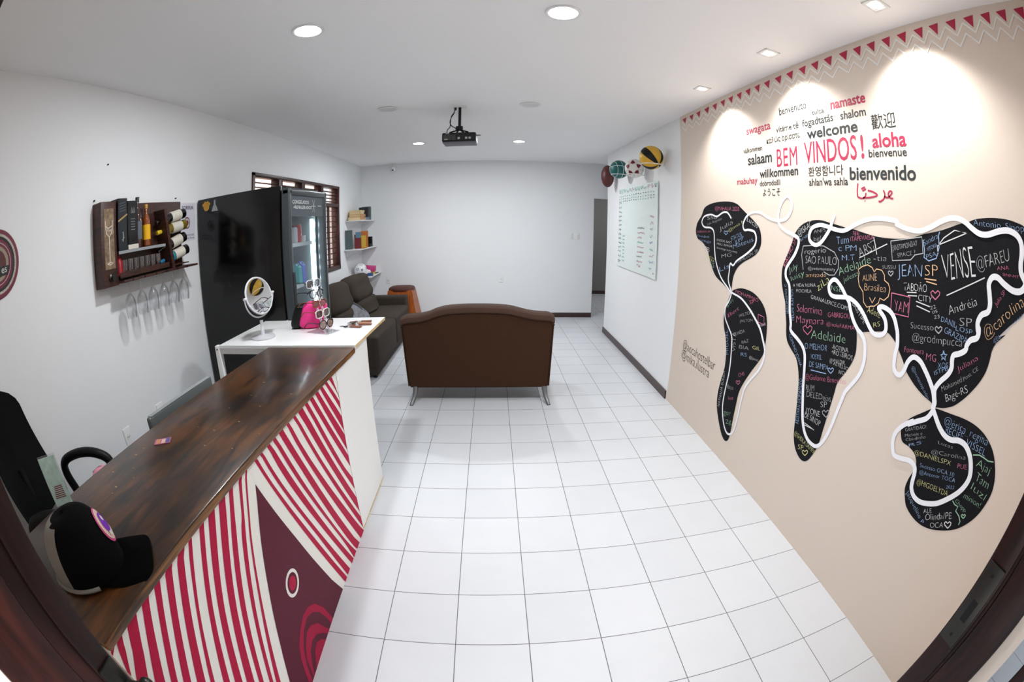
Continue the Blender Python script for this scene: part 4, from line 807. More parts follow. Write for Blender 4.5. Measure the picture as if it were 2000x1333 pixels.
# ------------------------------------------------------------------ white desk behind it
dk = thing('white_desk', 'white laminate desk with raw chipboard edge standing at the far end of the counter', 'desk', (-.4, -.76, 0))
m = MB(); m.box(-.87, .062, -1.103, -.41, .990, 1.010, .0015, 1)
for f in m.b.faces:
    if f.normal.x > .9: f.material_index = 1
obj('desk_top', m, ['white_gloss', 'raw_edge'], dk, True)
m = MB(); m.box(.022, .046, -1.391, -.83, 0, .968, .001, 1); m.box(.022, .046, -1.10, -.83, .968, .990)
m.use(1).box(.023, .0465, -1.390, -.829, 0, .012); m.use(2).box(.03, .0466, -1.3955, -1.3905, .01, .966); obj('end_panel', m, ['white_matte', 'raw_edge', 'steel_dark'], dk, True)  # thin dark strip in the joint stands in for the shade of the gap
m = MB(); m.box(-.905, -.868, -1.103, -1.068, 0, 1.006, .002); m.use(1).cyl((-.888, -1.1035, .985), (-.888, -1.105, .985), .005, n=12); obj('leg', m, ['white_matte', 'steel_dark'], dk, True)
m = MB(); m.box(-.905, -.868, -.45, -.415, 0, 1.006, .002); obj('leg', m, 'white_matte', dk, True)
m = MB(); m.box(-.868, .02, -1.098, -1.083, .955, .990, .001, 1); obj('rail', m, 'white_matte', dk, True)

# ------------------------------------------------------------------ fridge
fr = thing('drinks_fridge', 'tall black drinks fridge with lit glass door against the left wall', 'fridge', (-1.05, -.1, 0))
fx0, fx1, fy0, fy1, fz = -1.47, -.685, -.46, .27, 1.972
m = MB(); m.box(fx0, fx1, fy0, fy0 + .04, .08, fz, .004); m.box(fx0, fx1, fy1 - .04, fy1, .08, fz, .004); m.box(fx0 + .001, fx0 + .04, fy0 + .039, fy1 - .039, .081, fz - .001); m.box(fx0 + .002, fx1 - .002, fy0 + .039, fy1 - .039, fz - .04, fz - .0005); m.box(fx0 + .002, fx1 - .002, fy0 + .039, fy1 - .039, .081, .26)
obj('body', m, 'black_gloss', fr, True)
m = MB(); m.box(fx0 + .041, fx1 - .01, fy0 + .041, fy0 + .05, .26, fz - .041); m.box(fx0 + .041, fx1 - .01, fy1 - .05, fy1 - .041, .26, fz - .041); m.box(fx0 + .041, fx0 + .05, fy0 + .05, fy1 - .05, .26, fz - .041); m.box(fx0 + .041, fx1 - .01, fy0 + .05, fy1 - .05, .261, .27); m.box(fx0 + .041, fx1 - .01, fy0 + .05, fy1 - .05, fz - .05, fz - .041)
obj('lining', m, 'fridge_inside', fr, True)
for (x, y) in ((fx0 + .06, fy0 + .06), (fx0 + .06, fy1 - .06), (fx1 - .06, fy0 + .06), (fx1 - .06, fy1 - .06)):
    m = MB(); m.cyl((x, y, 0), (x, y, .08), .025, n=16); obj('foot', m, 'black', fr, True)
dx0, dx1 = -.675, -.605
dr = bpy.data.objects.new('door', None); C.objects.link(dr); dr.parent = fr
m = MB(); m.box(dx0, dx1, fy0, fy0 + .045, .28, 1.95, .012, 3); m.box(dx0, dx1, fy1 - .045, fy1, .28, 1.95, .012, 3); m.box(dx0, dx1, fy0, fy1, 1.895, 1.95, .016, 3); m.box(dx0, dx1, fy0, fy1, .28, .35, .012, 3); obj('door_frame', m, 'slate', dr, True)
m = MB(); m.box(dx1 - .012, dx1 - .006, fy0 + .044, fy1 - .044, .349, 1.896); obj('door_glass', m, 'glass_fridge', dr, True)
m = MB(); m.box(dx1 - .016, dx1 - .0125, fy0 + .044, fy1 - .044, 1.745, 1.896); m.use(1)
place_text(m, 'CONGELADOS', (dx1 - .0050, fy0 + .060, 1.838), (0, 1, 0), (0, 0, 1), .30, .026, offset=.012)
place_text(m, '+REFRIGERADOS', (dx1 - .0050, fy0 + .075, 1.800), (0, 1, 0), (0, 0, 1), .34, .024, offset=.012)
for k in range(3):
    a = k * PI / 3; m.strip([(dx1 - .0050, -.005 + .045 * math.cos(a), 1.825 + .055 * math.sin(a)), (dx1 - .0050, -.005 - .045 * math.cos(a), 1.825 - .055 * math.sin(a))], .004, (1, 0, 0))
place_text(m, 'gelopar', (dx1 - .0050, .08, 1.822), (0, 1, 0), (0, 0, 1), .08, .012) if False else None
m.strip([(dx1 - .0050, .08, 1.828), (dx1 - .0050, .16, 1.828)], .005, (1, 0, 0))
obj('header_strip', m, [mat('header_grey', '4a4d50', .4) and 'header_grey', mat('header_text', 'd0d4d4', .4) and 'header_text'], dr, True)
m = MB(); m.box(dx0 - .003, dx0 + .006, fy0 + .05, fy0 + .058, .3, 1.93); m.box(dx1 - .001, dx1 + .022, fy0 + .012, fy0 + .03, .95, 1.35, .006); obj('handle', m, 'slate', dr, True)
m = MB(); m.box(-.730, -.715, fy1 - .085, fy1 - .06, .40, 1.73)
m.use(1)
for k in range(14): m.box(-.7149, -.710, fy1 - .084, fy1 - .061, .46 + k * .093, .490 + k * .093)
obj('led_strip', m, ['led_soft', 'led'], fr, True)
m = MB(); m.box(-.722, -.714, fy1 - .058, fy1 - .0505, .40, 1.73); obj('led_strip', m, 'led_soft', fr, True)
for z in (.60, .90, 1.20, 1.525):
    m = MB()
    for x in range(9): m.tube([(fx0 + .07 + x * .075, fy0 + .055, z), (fx0 + .07 + x * .075, fy1 - .055, z)], .003, 5)
    for y in (fy0 + .055, fy1 - .055): m.tube([(fx0 + .06, y, z), (fx1 - .03, y, z)], .005, 6)
    m.box(fx1 - .036, fx1 - .030, fy0 + .055, fy1 - .055, z - .008, z + .022); obj('wire_shelf', m, 'wire', fr, True)
# stickers on its side
m = MB()
for dx, dz, r in ((0, 0, .030), (-.028, .020, .014), (.026, .022, .014), (-.012, .034, .012), (.014, .034, .012)): m.cyl((-1.378 + dx, fy0, 1.905 + dz), (-1.378 + dx, fy0 - .003, 1.905 + dz), r, r * .9, n=18)
tag(obj('gold_sticker', m, 'gold'), 'small gold paw-shaped magnet in the top corner of the black fridge side', 'magnet')
m = MB(); P = [(-.032, 0), (.032, 0), (.018, .035), (.008, .05), (.006, .085), (-.006, .085), (-.008, .05), (-.018, .035)]
m.prism([(-1.288 + a, fy0, 1.865 + b) for a, b in P], (0, -.004, 0)); tag(obj('silver_magnet', m, 'silver'), 'small silver tower-shaped magnet beside the gold one on the fridge side', 'magnet')
# drinks in the fridge
def can(c, r, h, body, lid, name, label, cat='drink can'):
    t = thing(name, label, cat, c, group='drinks in the fridge')
    m = MB(); m.lathe([(r * .8, 0), (r, .008), (r, h * .9), (r * .82, h), (r * .7, h)], n=20); obj('body', m, body, t)
    m = MB(); m.cyl((0, 0, h), (0, 0, h + .003), r * .78, n=20); obj('lid', m, lid, t)
def carton(c, r, h, body, lid, name, label, cat):
    t = thing(name, label, cat, c, group='drinks in the fridge')
    m = MB(); m.prism([(-r, -r, 0), (r, -r, 0), (r, -r, h * .8), (.006, -r, h * .95), (.006, -r, h), (-.006, -r, h), (-.006, -r, h * .95), (-r, -r, h * .8)], (0, 2 * r, 0)); obj('body', m, body, t)
    m = MB(); m.cyl((r * .5, 0, h * .86), (r * .62, 0, h * .95), .010, n=14); obj('lid', m, lid, t)
can((-.735, -.13, 1.548), .031, .12, 'can_white', 'silver', 'drink_can', 'white drink can at the left end of the upper fridge shelf')
can((-.735, -.055, 1.548), .031, .14, 'can_red', 'silver', 'drink_can', 'red drink can standing on the upper fridge shelf')
can((-.80, .00, 1.548), .031, .135, 'can_red', 'silver', 'drink_can', 'second red drink can, to the right of the first in the fridge')
can((-.735, .03, 1.548), .028, .05, 'can_white', 'silver', 'yogurt_pot', 'low white pot on the upper fridge shelf beside the red cans', 'pot')
carton((-.735, -.10, 1.223), .032, .16, 'can_teal', 'silver', 'drink_carton', 'teal drink container on the middle fridge shelf', 'carton')
carton((-.735, -.02, 1.223), .032, .17, 'can_blue', 'silver', 'drink_carton', 'pale blue drink container on the middle fridge shelf', 'carton')

# ------------------------------------------------------------------ brown loveseat seen from behind
sf = thing('brown_loveseat', 'small brown fabric sofa seen from behind, with arched back and curved metal legs', 'sofa', (.66, .8, 0))
top = [(-.012, .812), (.03, .832), (.08, .836), (.167, .845), (.24, .862), (.303, .888), (.37, .905), (.436, .914), (.55, .920), (.655, .921), (.78, .919), (.916, .910), (1.0, .893), (1.091, .868), (1.16, .856), (1.224, .850), (1.285, .846), (1.330, .825)]
def yb(z): return .470 - (z - .15) * .09
def tilt(x, z, d=0): return Vector((x, yb(z) - d, z))
m = MB(); out = [(1.325, .76), (1.300, .15), (.018, .15), (-.008, .76)]
pts = [tilt(x, z - .045) for x, z in top] + [tilt(x, z) for x, z in out]
m.prism(pts, (0, .15, 0)); bmesh.ops.bevel(m.b, geom=[e for e in m.b.edges if len(e.link_faces) == 2 and e.calc_face_angle(0) > .8], offset=.012, segments=2, affect='EDGES')
obj('back_panel', m, 'brown_fabric', sf, True)
m = MB(); old = m.grab()
ring = [(math.cos(a), math.sin(a)) for a in [2 * PI * k / 14 for k in range(14)]]
rows = []
for x, z in smooth_line([Vector((x, z, 0)) for x, z in top], 3) and [(v.x, v.y) for v in smooth_line([Vector((x, z, 0)) for x, z in top], 3)]:
    rows.append([m.b.verts.new((x, yb(z) + .072 + .092 * math.copysign(abs(c) ** .6, c), z - .032 + .036 * math.copysign(abs(s) ** .7, s))) for c, s in ring])
for a, b in zip(rows, rows[1:]):
    for k in range(14): m.b.faces.new((a[k], a[(k + 1) % 14], b[(k + 1) % 14], b[k]))
m.b.faces.new(rows[0]); m.b.faces.new(rows[-1][::-1])
obj('top_roll', m, 'brown_band', sf, True)
m = MB(); m.tube([tilt(x, z - .052 - (.022 if i in (0, 17) else 0), .008) for i, (x, z) in enumerate(top)], .0055, 8); m.tube([tilt(-.006 + .022 * t, .76 - .61 * t, .002) for t in (0, .5, .97)], .005, 6); m.tube([tilt(1.324 - .022 * t, .76 - .61 * t, .002) for t in (0, .5, .97)], .005, 6); obj('piping', m, 'brown_fabric', sf, True)
m = MB(); m.box(.03, 1.29, .58, 1.16, .17, .33, .03, 3); obj('seat_base', m, 'brown_fabric', sf, True)
for x in (.12, .665):
    m = MB(); m.ell((x + .265, .88, .385), (.265, .29, .075), .45); obj('seat_cushion', m, 'brown_fabric', sf, True)
for x in (.0, 1.20):
    m = MB(); m.box(x, x + .12, .56, 1.15, .17, .60, .045, 4); obj('armrest', m, 'brown_fabric', sf, True)
for sx, x in ((-1, .075), (1, 1.265)):
    for sy, y in ((-1, .50), (1, 1.10)):
        m = MB(); m.tube([(x, y, .18), (x + sx * .004, y + sy * .008, .12), (x + sx * .014, y + sy * .03, .06), (x + sx * .034, y + sy * .085, .012), (x + sx * .038, y + sy * .10, 0)], [.027, .025, .021, .017, .017], 10); obj('leg', m, 'leg_metal', sf, True)
m = MB(); m.box(1.292, 1.304, .440, .452, .60, .63, .002); obj('care_tag', m, 'white_matte', sf, True)

# ------------------------------------------------------------------ grey sofa along the left wall
gs = thing('grey_sofa', 'dark grey-brown sofa along the left wall behind the fridge', 'sofa', (-.95, 2.1, 0))
m = MB(); m.box(-1.40, -.45, 1.10, 3.02, .03, .30, .03, 3); obj('base', m, 'grey_fabric', gs, True)
for y0, y1 in ((1.09, 2.045), (2.055, 2.93)):
    m = MB(); m.box(-1.30, -.425, y0, y1, .10 if y0 < 2 else .12, .475, .045, 4); obj('seat_cushion', m, 'grey_fabric', gs, True)
m = MB(); m.box(-1.45, -1.22, 1.10, 3.05, .05, .86, .06, 4); obj('backrest', m, 'grey_fabric', gs, True)
for y in (1.58, 2.50):
    m = MB()
    def pf(co): 
        k = noise.noise(co * 5 + Vector((y, 0, 0))) * .012
        return Vector((co.x + (.05 if co.z < -.05 else 0) * (1 - abs(co.y) * 1.5), co.y, co.z)) + co.normalized() * k
    m.ell((-1.10, y, .79), (.15, .43, .19), .55, M=Matrix.Rotation(R(-12), 3, 'Y'), fn=pf)
    m.ell((-1.02, y, .56), (.17, .42, .13), .6, fn=pf)
    obj('back_cushion', m, 'grey_fabric', gs, True)
m = MB(); m.box(-1.45, -.46, 2.93, 3.10, .04, .60, .04, 4); obj('armrest', m, 'grey_fabric', gs, True)
for x in (-1.35, -.5):
    for y in (1.16, 3.02):
        m = MB(); m.cyl((x, y, 0), (x, y, .04), .022, n=12); obj('foot', m, 'black', gs, True)
pl = thing('throw_pillow', 'mottled grey and black throw pillow lying on the grey sofa', 'pillow', (-.88, 1.75, .60), rot=(R(20), R(38), R(20)))
m = MB(); m.ell((0, 0, 0), (.23, .23, .075), .7, fn=lambda c: Vector((c.x, c.y, c.z * (1 - .75 * max(abs(c.x), abs(c.y)) / .23)))); 
for f in m.b.faces:
    if noise.noise(f.calc_center_median() * 9) > .18: f.material_index = 1
obj('cover', m, ['pillow_grey', mat('pillow_dark', '26272b', .9) and 'pillow_dark'], pl)

# ------------------------------------------------------------------ tapered wooden stool
st = thing('wooden_stool', 'orange-brown tapered wooden stool with domed dark red seat behind the sofas', 'stool', (-.67, 3.62, 0))
m = MB(); old = m.grab()
def fr_(z, w, d): return [Vector((sx * w, sy * d, z)) for sx, sy in ((-1, -1), (1, -1), (1, 1), (-1, 1))]
lo = [m.b.verts.new(v) for v in fr_(0, .30, .24)]; hi = [m.b.verts.new(v) for v in fr_(.60, .195, .17)]
for k in range(4): m.b.faces.new((lo[k], lo[(k + 1) % 4], hi[(k + 1) % 4], hi[k]))
m.b.faces.new(hi); m.b.faces.new(lo[::-1]); bmesh.ops.bevel(m.b, geom=list(m.b.edges), offset=.006, segments=2, affect='EDGES')
obj('body', m, 'orange_wood', st)
m = MB(); m.ell((0, 0, .60), (.205, .18, .05), .55); obj('seat', m, 'cushion_red', st)

# ------------------------------------------------------------------ office chair behind the counter
oc = thing('office_chair', 'black office chair with curved back and looped armrests behind the counter', 'chair', (-1.10, -2.40, 0), rz=R(-58))
m = MB()
for k in range(5):
    a = k * 2 * PI / 5; m.tube([(0, 0, .10), (.16 * math.cos(a), .16 * math.sin(a), .085), (.29 * math.cos(a), .29 * math.sin(a), .065)], [.026, .022, .014], 10)
obj('star_base', m, 'black', oc)
for k in range(5):
    a = k * 2 * PI / 5; m = MB(); x, y = .29 * math.cos(a), .29 * math.sin(a)
    for s in (-1, 1): m.cyl((x - s * .012 * math.sin(a), y + s * .012 * math.cos(a), .028), (x - s * .026 * math.sin(a), y + s * .026 * math.cos(a), .028), .028, n=16)
    m.cyl((x, y, .03), (x, y, .07), .007, n=8); obj('caster', m, 'black', oc)
m = MB(); m.cyl((0, 0, .09), (0, 0, .30), .028); m.cyl((0, 0, .28), (0, 0, .43), .016); obj('gas_lift', m, 'steel_dark', oc)
m = MB(); m.ell((0, .02, .47), (.25, .245, .05), .5); obj('seat', m, 'black', oc)
def back(u, v):                                            # u across, v up
    w = .255 * (1 - .22 * v * v) if v > 0 else .235
    y = -.235 - .10 * v + .06 * (u * u) - .05 * math.sin(v * 2.2)
    return Vector((u * w, y, .60 + v * .60))
m = MB(); old = m.grab(); rows = []
for j in range(17):
    v = j / 16; f = 1 if v < .8 else math.sqrt(max(.05, 1 - ((v - .8) / .2) ** 2 * .75))
    rows.append([m.b.verts.new(back(u * f / 10, v)) for u in range(-10, 11)])
for a, b in zip(rows, rows[1:]):
    for k in range(20): m.b.faces.new((a[k], a[k + 1], b[k + 1], b[k]))
bmesh.ops.solidify(m.b, geom=list(m.b.faces), thickness=.028); obj('backrest', m, 'black', oc)
m = MB(); m.tube([(0, -.12, .44), (0, -.24, .46), (0, -.285, .60), (0, -.31, .85)], [.03, .03, .026, .02], 10); obj('back_support', m, 'black', oc)
for s in (-1, 1):
    m = MB(); m.tube(smooth_line([Vector(p) for p in ((s * .22, -.12, .47), (s * .285, -.13, .52), (s * .295, -.17, .66), (s * .29, -.14, .735), (s * .29, -.02, .765), (s * .29, .10, .75), (s * .295, .17, .69), (s * .285, .15, .56), (s * .22, .08, .47))], 5), [.026] * 41, 10); obj('armrest', m, 'black', oc)
# ------------------------------------------------------------------ things on the counter
def RM(fwd, upv=(0, 0, 1)):
    """matrix whose +y looks along fwd"""
    f = Vector(fwd).normalized(); u = Vector(upv); r = f.cross(u).normalized(); u = r.cross(f)
    return Matrix((r, f, u)).transposed()
cpt = thing('baseball_cap', 'black baseball cap with pink and purple round badge on the near end of the counter', 'cap', (-.120, -2.905, 1.062))
cpt.rotation_mode = 'QUATERNION'
cpt.rotation_quaternion = (Matrix.Rotation(R(43), 3, 'Z') @ Matrix.Rotation(R(1), 3, 'Y')).to_quaternion(); cpt.scale = (1.12, 1.12, 1.12)
m = MB(); old = m.grab(); rows = []
NU = 40
for j in range(13):
    ph = j / 12 * PI / 2; row = []
    for i in range(NU):
        a = 2 * PI * i / NU
        rx = .098 if math.cos(a) > 0 else .104
        seam = 1 - .012 * abs(math.cos(3 * a)) ** 12
        q = math.cos(ph) ** .62
        row.append(m.b.verts.new((rx * q * math.cos(a) * seam, .083 * q * math.sin(a) * seam, -.045 + .135 * math.sin(ph) ** .95 * (1 + .05 * math.cos(a)))))
    rows.append(row)
for a, b in zip(rows, rows[1:]):
    for k in range(NU): m.b.faces.new((a[k], a[(k + 1) % NU], b[(k + 1) % NU], b[k]))
bmesh.ops.remove_doubles(m.b, verts=m.b.verts, dist=1e-5)
bmesh.ops.solidify(m.b, geom=list(m.b.faces), thickness=.003)
mat('cap_cloth', '060607', .9, spec=.1, bump=.15, bump_scale=900); mat('cap_lining', '77736c', .85)
for f in m.b.faces:
    q = f.calc_center_median()
    if math.atan2(abs(q.y), q.x) > R(122) and q.z < .078: f.material_index = 1
obj('crown', m, ['cap_cloth', 'cap_lining'], cpt)
m = MB(); m.ell((0, 0, .091), (.009, .009, .005), nu=14, nv=8); obj('button', m, 'cap_cloth', cpt)
m = MB(); old = m.grab(); rows = []
for j in range(9):
    t = j / 8; row = []
    for i in range(-10, 11):
        a = R(78) * i / 10
        inner = Vector((.096 * math.cos(a), .082 * math.sin(a), -.044))
        y = .086 * math.sin(R(86) * i / 10) * 1.02
        outer = Vector((.172 - .055 * abs(i / 10) ** 3.2, y, -.046 - .012 * abs(i / 10) ** 2))
        p = inner.lerp(outer, t); p.z += .012 * math.sin(t * PI) * (1 - abs(i / 10))
        row.append(m.b.verts.new(p))
    rows.append(row)
for a, b in zip(rows, rows[1:]):
    for k in range(20): m.b.faces.new((a[k], a[k + 1], b[k + 1], b[k]))
bmesh.ops.solidify(m.b, geom=list(m.b.faces), thickness=.005); obj('brim', m, 'cap_cloth', cpt)
m = MB(); m.tube([(.1005 * math.cos(a) if math.cos(a) > 0 else .106 * math.cos(a), .0855 * math.sin(a), -.045) for a in [R(x) for x in range(75, 286, 10)]], .005, 8); obj('edge_binding', m, 'cap_lining', cpt)
def cap_pt(u, v, d):                                       # a point on the crown front
    a, ph = u, v; q = math.cos(ph) ** .62
    return Vector(((.098 + d) * q * math.cos(a), (.083 + d) * q * math.sin(a), -.045 + (.135 + d) * math.sin(ph) ** .95 * (1 + .05 * math.cos(a))))
def disc(mb, rad, d, u0=.12, v0=.62):
    old = mb.grab(); n = 28; rings_ = []
    for k in range(1, 6):
        rr = rad * k / 5
        rings_.append([mb.b.verts.new(cap_pt(u0 + rr * math.cos(2 * PI * i / n) / .085, v0 + rr * math.sin(2 * PI * i / n) / .105, d)) for i in range(n)])
    c0 = mb.b.verts.new(cap_pt(u0, v0, d))
    for i in range(n): mb.b.faces.new((c0, rings_[0][i], rings_[0][(i + 1) % n]))
    for a, b in zip(rings_, rings_[1:]):
        for i in range(n): mb.b.faces.new((a[i], b[i], b[(i + 1) % n], a[(i + 1) % n]))
    mb.setm(old)
m = MB(); disc(m, .036, .0025); m.use(1); disc(m, .032, .0035); m.use(2); disc(m, .021, .0045); m.use(3)
for du, dv in ((-.16, -.17), (-.08, -.19), (0, -.20), (.08, -.19), (.16, -.17)): disc(m, .0042, .0052, .12 + du, .62 + dv)
m.use(3); disc(m, .006, .0052, .12, .70)
obj('badge', m, ['badge_pink', 'badge_beige', 'badge_purple', 'label_white'], cpt)
sk = thing('sticker_card', 'small pink and blue card lying on the dark counter top', 'card', (-.348, -2.268, 1.0005), rz=R(32))
m = MB(); m.box(-.034, .034, -.022, .022, 0, .0015); m.use(1).box(-.028, -.008, -.018, .018, .0015, .002); m.use(2).box(-.004, .012, -.018, .015, .0015, .002); m.use(3).box(.016, .03, -.016, .018, .0015, .002); obj('card', m, ['card_pink', 'card_orange', 'badge_beige', 'card_blue'], sk)
fl = thing('flyer_stand', 'small upright card with teal picture standing behind the black cap', 'card stand', (-.452, -2.747, 1.0), rz=math.atan2(.052, .045))
m = MB(); m.box(-.036, .036, -.0015, .0015, 0, .165, .0008, 1); m.box(-.036, .036, -.02, .02, 0, .003, .001, 1); obj('holder', m, 'acrylic', fl)
mat('teal_print', 'c6e6e1', .5, noise_amt=.12, noise_scale=60)
m = MB(); m.box(-.034, .034, -.0032, -.0018, .006, .160); m.use(1)
for k in range(7): m.box(-.024 + .002 * k, .020, -.0036, -.0031, .03 + .006 * k, .033 + .006 * k)
obj('flyer', m, ['teal_print', mat('print_red', '8a4a4e') and 'print_red'], fl)
mo = thing('computer_monitor', 'thin grey computer monitor rising just above the back edge of the counter', 'monitor', (-.56, -1.9, .70))
m = MB(); m.box(-.572, -.548, -2.135, -1.63, .72, 1.010, .010, 3); obj('screen_case', m, mat('monitor_grey', '565c5c', .4) and 'monitor_grey', mo, True)
m = MB(); m.box(-.5745, -.571, -2.12, -1.645, .735, 1.0); obj('screen', m, 'black_gloss', mo, True)
m = MB(); m.box(-.5735, -.5475, -2.118, -1.64, 1.0095, 1.0115); obj('edge_trim', m, 'silver', mo, True)
m = MB(); m.box(-.57, -.545, -1.94, -1.86, .705, .80, .004); m.box(-.66, -.50, -2.02, -1.78, .70, .71, .003); obj('stand', m, 'steel_dark', mo, True)
wk = thing('work_desk', 'low white work surface behind the reception counter', 'desk', (-.70, -2.1, 0))
m = MB(); m.box(-.72, -.46, -2.55, -1.42, .675, .70, .002); obj('top', m, 'white_matte', wk, True)
for y in (-2.52, -1.45):
    m = MB(); m.box(-.71, -.47, y - .012, y + .012, 0, .675, .001, 1); obj('side', m, 'white_matte', wk, True)
pk = thing('pink_pouch', 'pink rounded pouch lying behind the counter by the office chair', 'pouch', (-.585, -2.46, .70))
m = MB(); m.ell((0, 0, .131), (.050, .068, .131), .8); obj('body', m, 'pale_pink', pk)
m = MB(); m.tube([(-.02, -.03, .250), (0, 0, .262), (.02, .03, .250)], .004, 6); obj('zip', m, 'silver', pk)

# ------------------------------------------------------------------ things on the white desk
DZ = 1.010
mr = thing('table_mirror', 'round table mirror on a clear stand on the white desk', 'mirror', (-.62, -.93, DZ))
m = MB(); m.lathe([(.078, 0), (.080, .004), (.078, .012), (.04, .017), (.018, .022)], n=32); obj('base', m, 'acrylic_frame', mr)
m = MB(); m.tube([(0, 0, .02), (0, 0, .07), (0, 0, .11)], [.013, .010, .012], 14); obj('stem', m, 'acrylic_frame', mr)
nrm = Vector((.930, -.246, .271)).normalized()
side = Vector((0, 0, 1)).cross(nrm).normalized(); upm = nrm.cross(side)
cm = Vector((0, 0, .262)); rm = .113
hs = Vector((nrm.x, nrm.y, 0)).normalized().cross(Vector((0, 0, 1)))
m = MB(); m.tube([cm + hs * .130 * math.cos(a) + Vector((0, 0, .130 * math.sin(a))) for a in [PI + k * PI / 20 for k in range(21)]], .005, 8)
for s in (-1, 1): m.cyl(cm + hs * s * .136, cm + hs * s * .112, .008, n=12)
obj('yoke', m, 'acrylic_frame', mr)
m = MB(); m.tube([cm + rm * (math.cos(a) * side + math.sin(a) * upm) for a in [2 * PI * k / 40 for k in range(40)]], .0065, 10, True); obj('frame_ring', m, 'acrylic_frame', mr)
m = MB(); old = m.grab()
vs = [cm + nrm * .004 + rm * .97 * (math.cos(a) * side + math.sin(a) * upm) for a in [2 * PI * k / 48 for k in range(48)]]
m.prism(vs, -nrm * .008); obj('mirror_glass', m, 'mirror', mr, smooth=False)
bg = thing('pink_bag', 'bright pink bag with black back standing behind the sunglasses on the white desk', 'bag', (-.405, -.685, DZ), rz=R(10))
def sag(c): return Vector((c.x + .02 * math.sin(c.z * 18), c.y, c.z))
m = MB(); m.ell((.045, 0, .085), (.085, .062, .087), .55, fn=sag); obj('front', m, 'pink', bg)
m = MB(); m.ell((-.055, .01, .078), (.045, .060, .080), .6, fn=sag); obj('back', m, 'black', bg)
m = MB(); m.tube([(-.05, -.05, .15), (-.02, -.055, .165), (.02, -.05, .168)], .005, 6); obj('strap', m, 'black', bg)
# acrylic display with five pairs
ds = thing('sunglasses_stand', 'clear acrylic zigzag stand holding sunglasses on the white desk', 'display stand', (-.245, -.80, DZ))
f0 = Vector((.93, -.36, 0)).normalized(); s0 = Vector((.36, .93, 0)).normalized()
A0, A1 = Vector((-.055, 0, .30)), Vector((.06, 0, .045))
def fs(a, b, z): return f0 * a + s0 * b + Vector((0, 0, z))
for s in (-1, 1):
    m = MB()
    for d in (0, .012): m.tube([fs(-.075 + d, s * .022, .315), fs(.025 + d, s * .022, .004)], .003, 6)
    obj('rail', m, 'acrylic_frame', ds)
m = MB(); m.box(-.09, .09, -.06, .06, 0, .004, .001, 1, M=Matrix.Rotation(math.atan2(f0.y, f0.x), 4, 'Z')); obj('foot', m, 'acrylic', ds)
for k in range(5):
    m = MB(); m.tube([fs(-.066 + .021 * k, -.03, .285 - .058 * k), fs(-.055 + .021 * k, 0, .290 - .058 * k), fs(-.066 + .021 * k, .03, .285 - .058 * k)], .0035, 6); obj('nose_rest', m, 'acrylic_frame', ds)
def sunglasses(label, loc, rz, fm, tm, lm, shape, dip=0.0, sc=1.0):
    """local +y looks forward, temples run back along -y"""
    t = thing('sunglasses', label, 'sunglasses', loc, rot=(R(dip), 0, rz), group='sunglasses on the display')
    def rim(cx, n=28):
        o = []
        for i in range(n):
            a = 2 * PI * i / n; x, z = math.cos(a), math.sin(a)
            if shape == 'cat': rx, rz_ = .027, .021 + .006 * max(0, x * (1 if cx > 0 else -1)) * max(0, z)
            elif shape == 'square': rx, rz_ = .028, .024; x, z = math.copysign(abs(x) ** .6, x), math.copysign(abs(z) ** .6, z)
            elif shape == 'aviator': rx, rz_ = .029, .027; x *= 1 - .18 * max(0, -z)
            else: rx, rz_ = .026, .025
            o.append(Vector((cx + rx * x * sc, -.004 * (abs(cx + rx * x) / .06) ** 2, rz_ * z * sc)))
        return o
    m = MB()
    for s in (-1, 1): m.tube(rim(s * .033 * sc), .0030, 7, True)
    m.tube([(-.008, 0, .006), (0, .002, .010), (.008, 0, .006)], .0028, 7)
    for s in (-1, 1): m.box(s * .061 - .004, s * .061 + .004, -.010, -.002, .008, .017, .001, 1)
    obj('frame', m, fm, t)
    for s in (-1, 1):
        m = MB(); m.poly(rim(s * .033 * sc)); obj('lens', m, lm, t, smooth=False)
    for s in (-1, 1):
        m = MB(); m.tube([(s * .063, -.008, .012), (s * .064, -.06, .012), (s * .062, -.105, .009), (s * .060, -.13, -.006), (s * .058, -.145, -.022)], [.0030, .0027, .0026, .0032, .0036], 7); obj('temple', m, tm, t)
    return t
zr = math.atan2(f0.y, f0.x) - PI / 2
def gp(k, dz=0, da=0): return Vector(ds.location) + fs(-.052 + .021 * k + da, 0, .297 - .060 * k + dz)
sunglasses('clear-framed sunglasses with grey round lenses, topmost pair on the stand', gp(0), zr, 'acrylic_frame', 'steel_dark', 'lens_grey', 'square')
sunglasses('clear and black sunglasses, second pair from the top of the stand', gp(1), zr, 'frame_black', 'frame_black', 'acrylic', 'round')
sunglasses('tortoiseshell cat-eye sunglasses, third pair from the top of the stand', gp(2), zr, 'tortoise', 'tortoise', 'lens_brown', 'cat')
sunglasses('white-framed sunglasses with amber temples, fourth pair on the stand', gp(3), zr, 'frame_white', 'tortoise', 'lens_grey', 'square')
sunglasses('dark brown sunglasses with gradient lenses, lowest pair on the stand', gp(4, -.004, .004), zr, 'frame_dark', 'frame_dark', 'lens_brown', 'aviator')
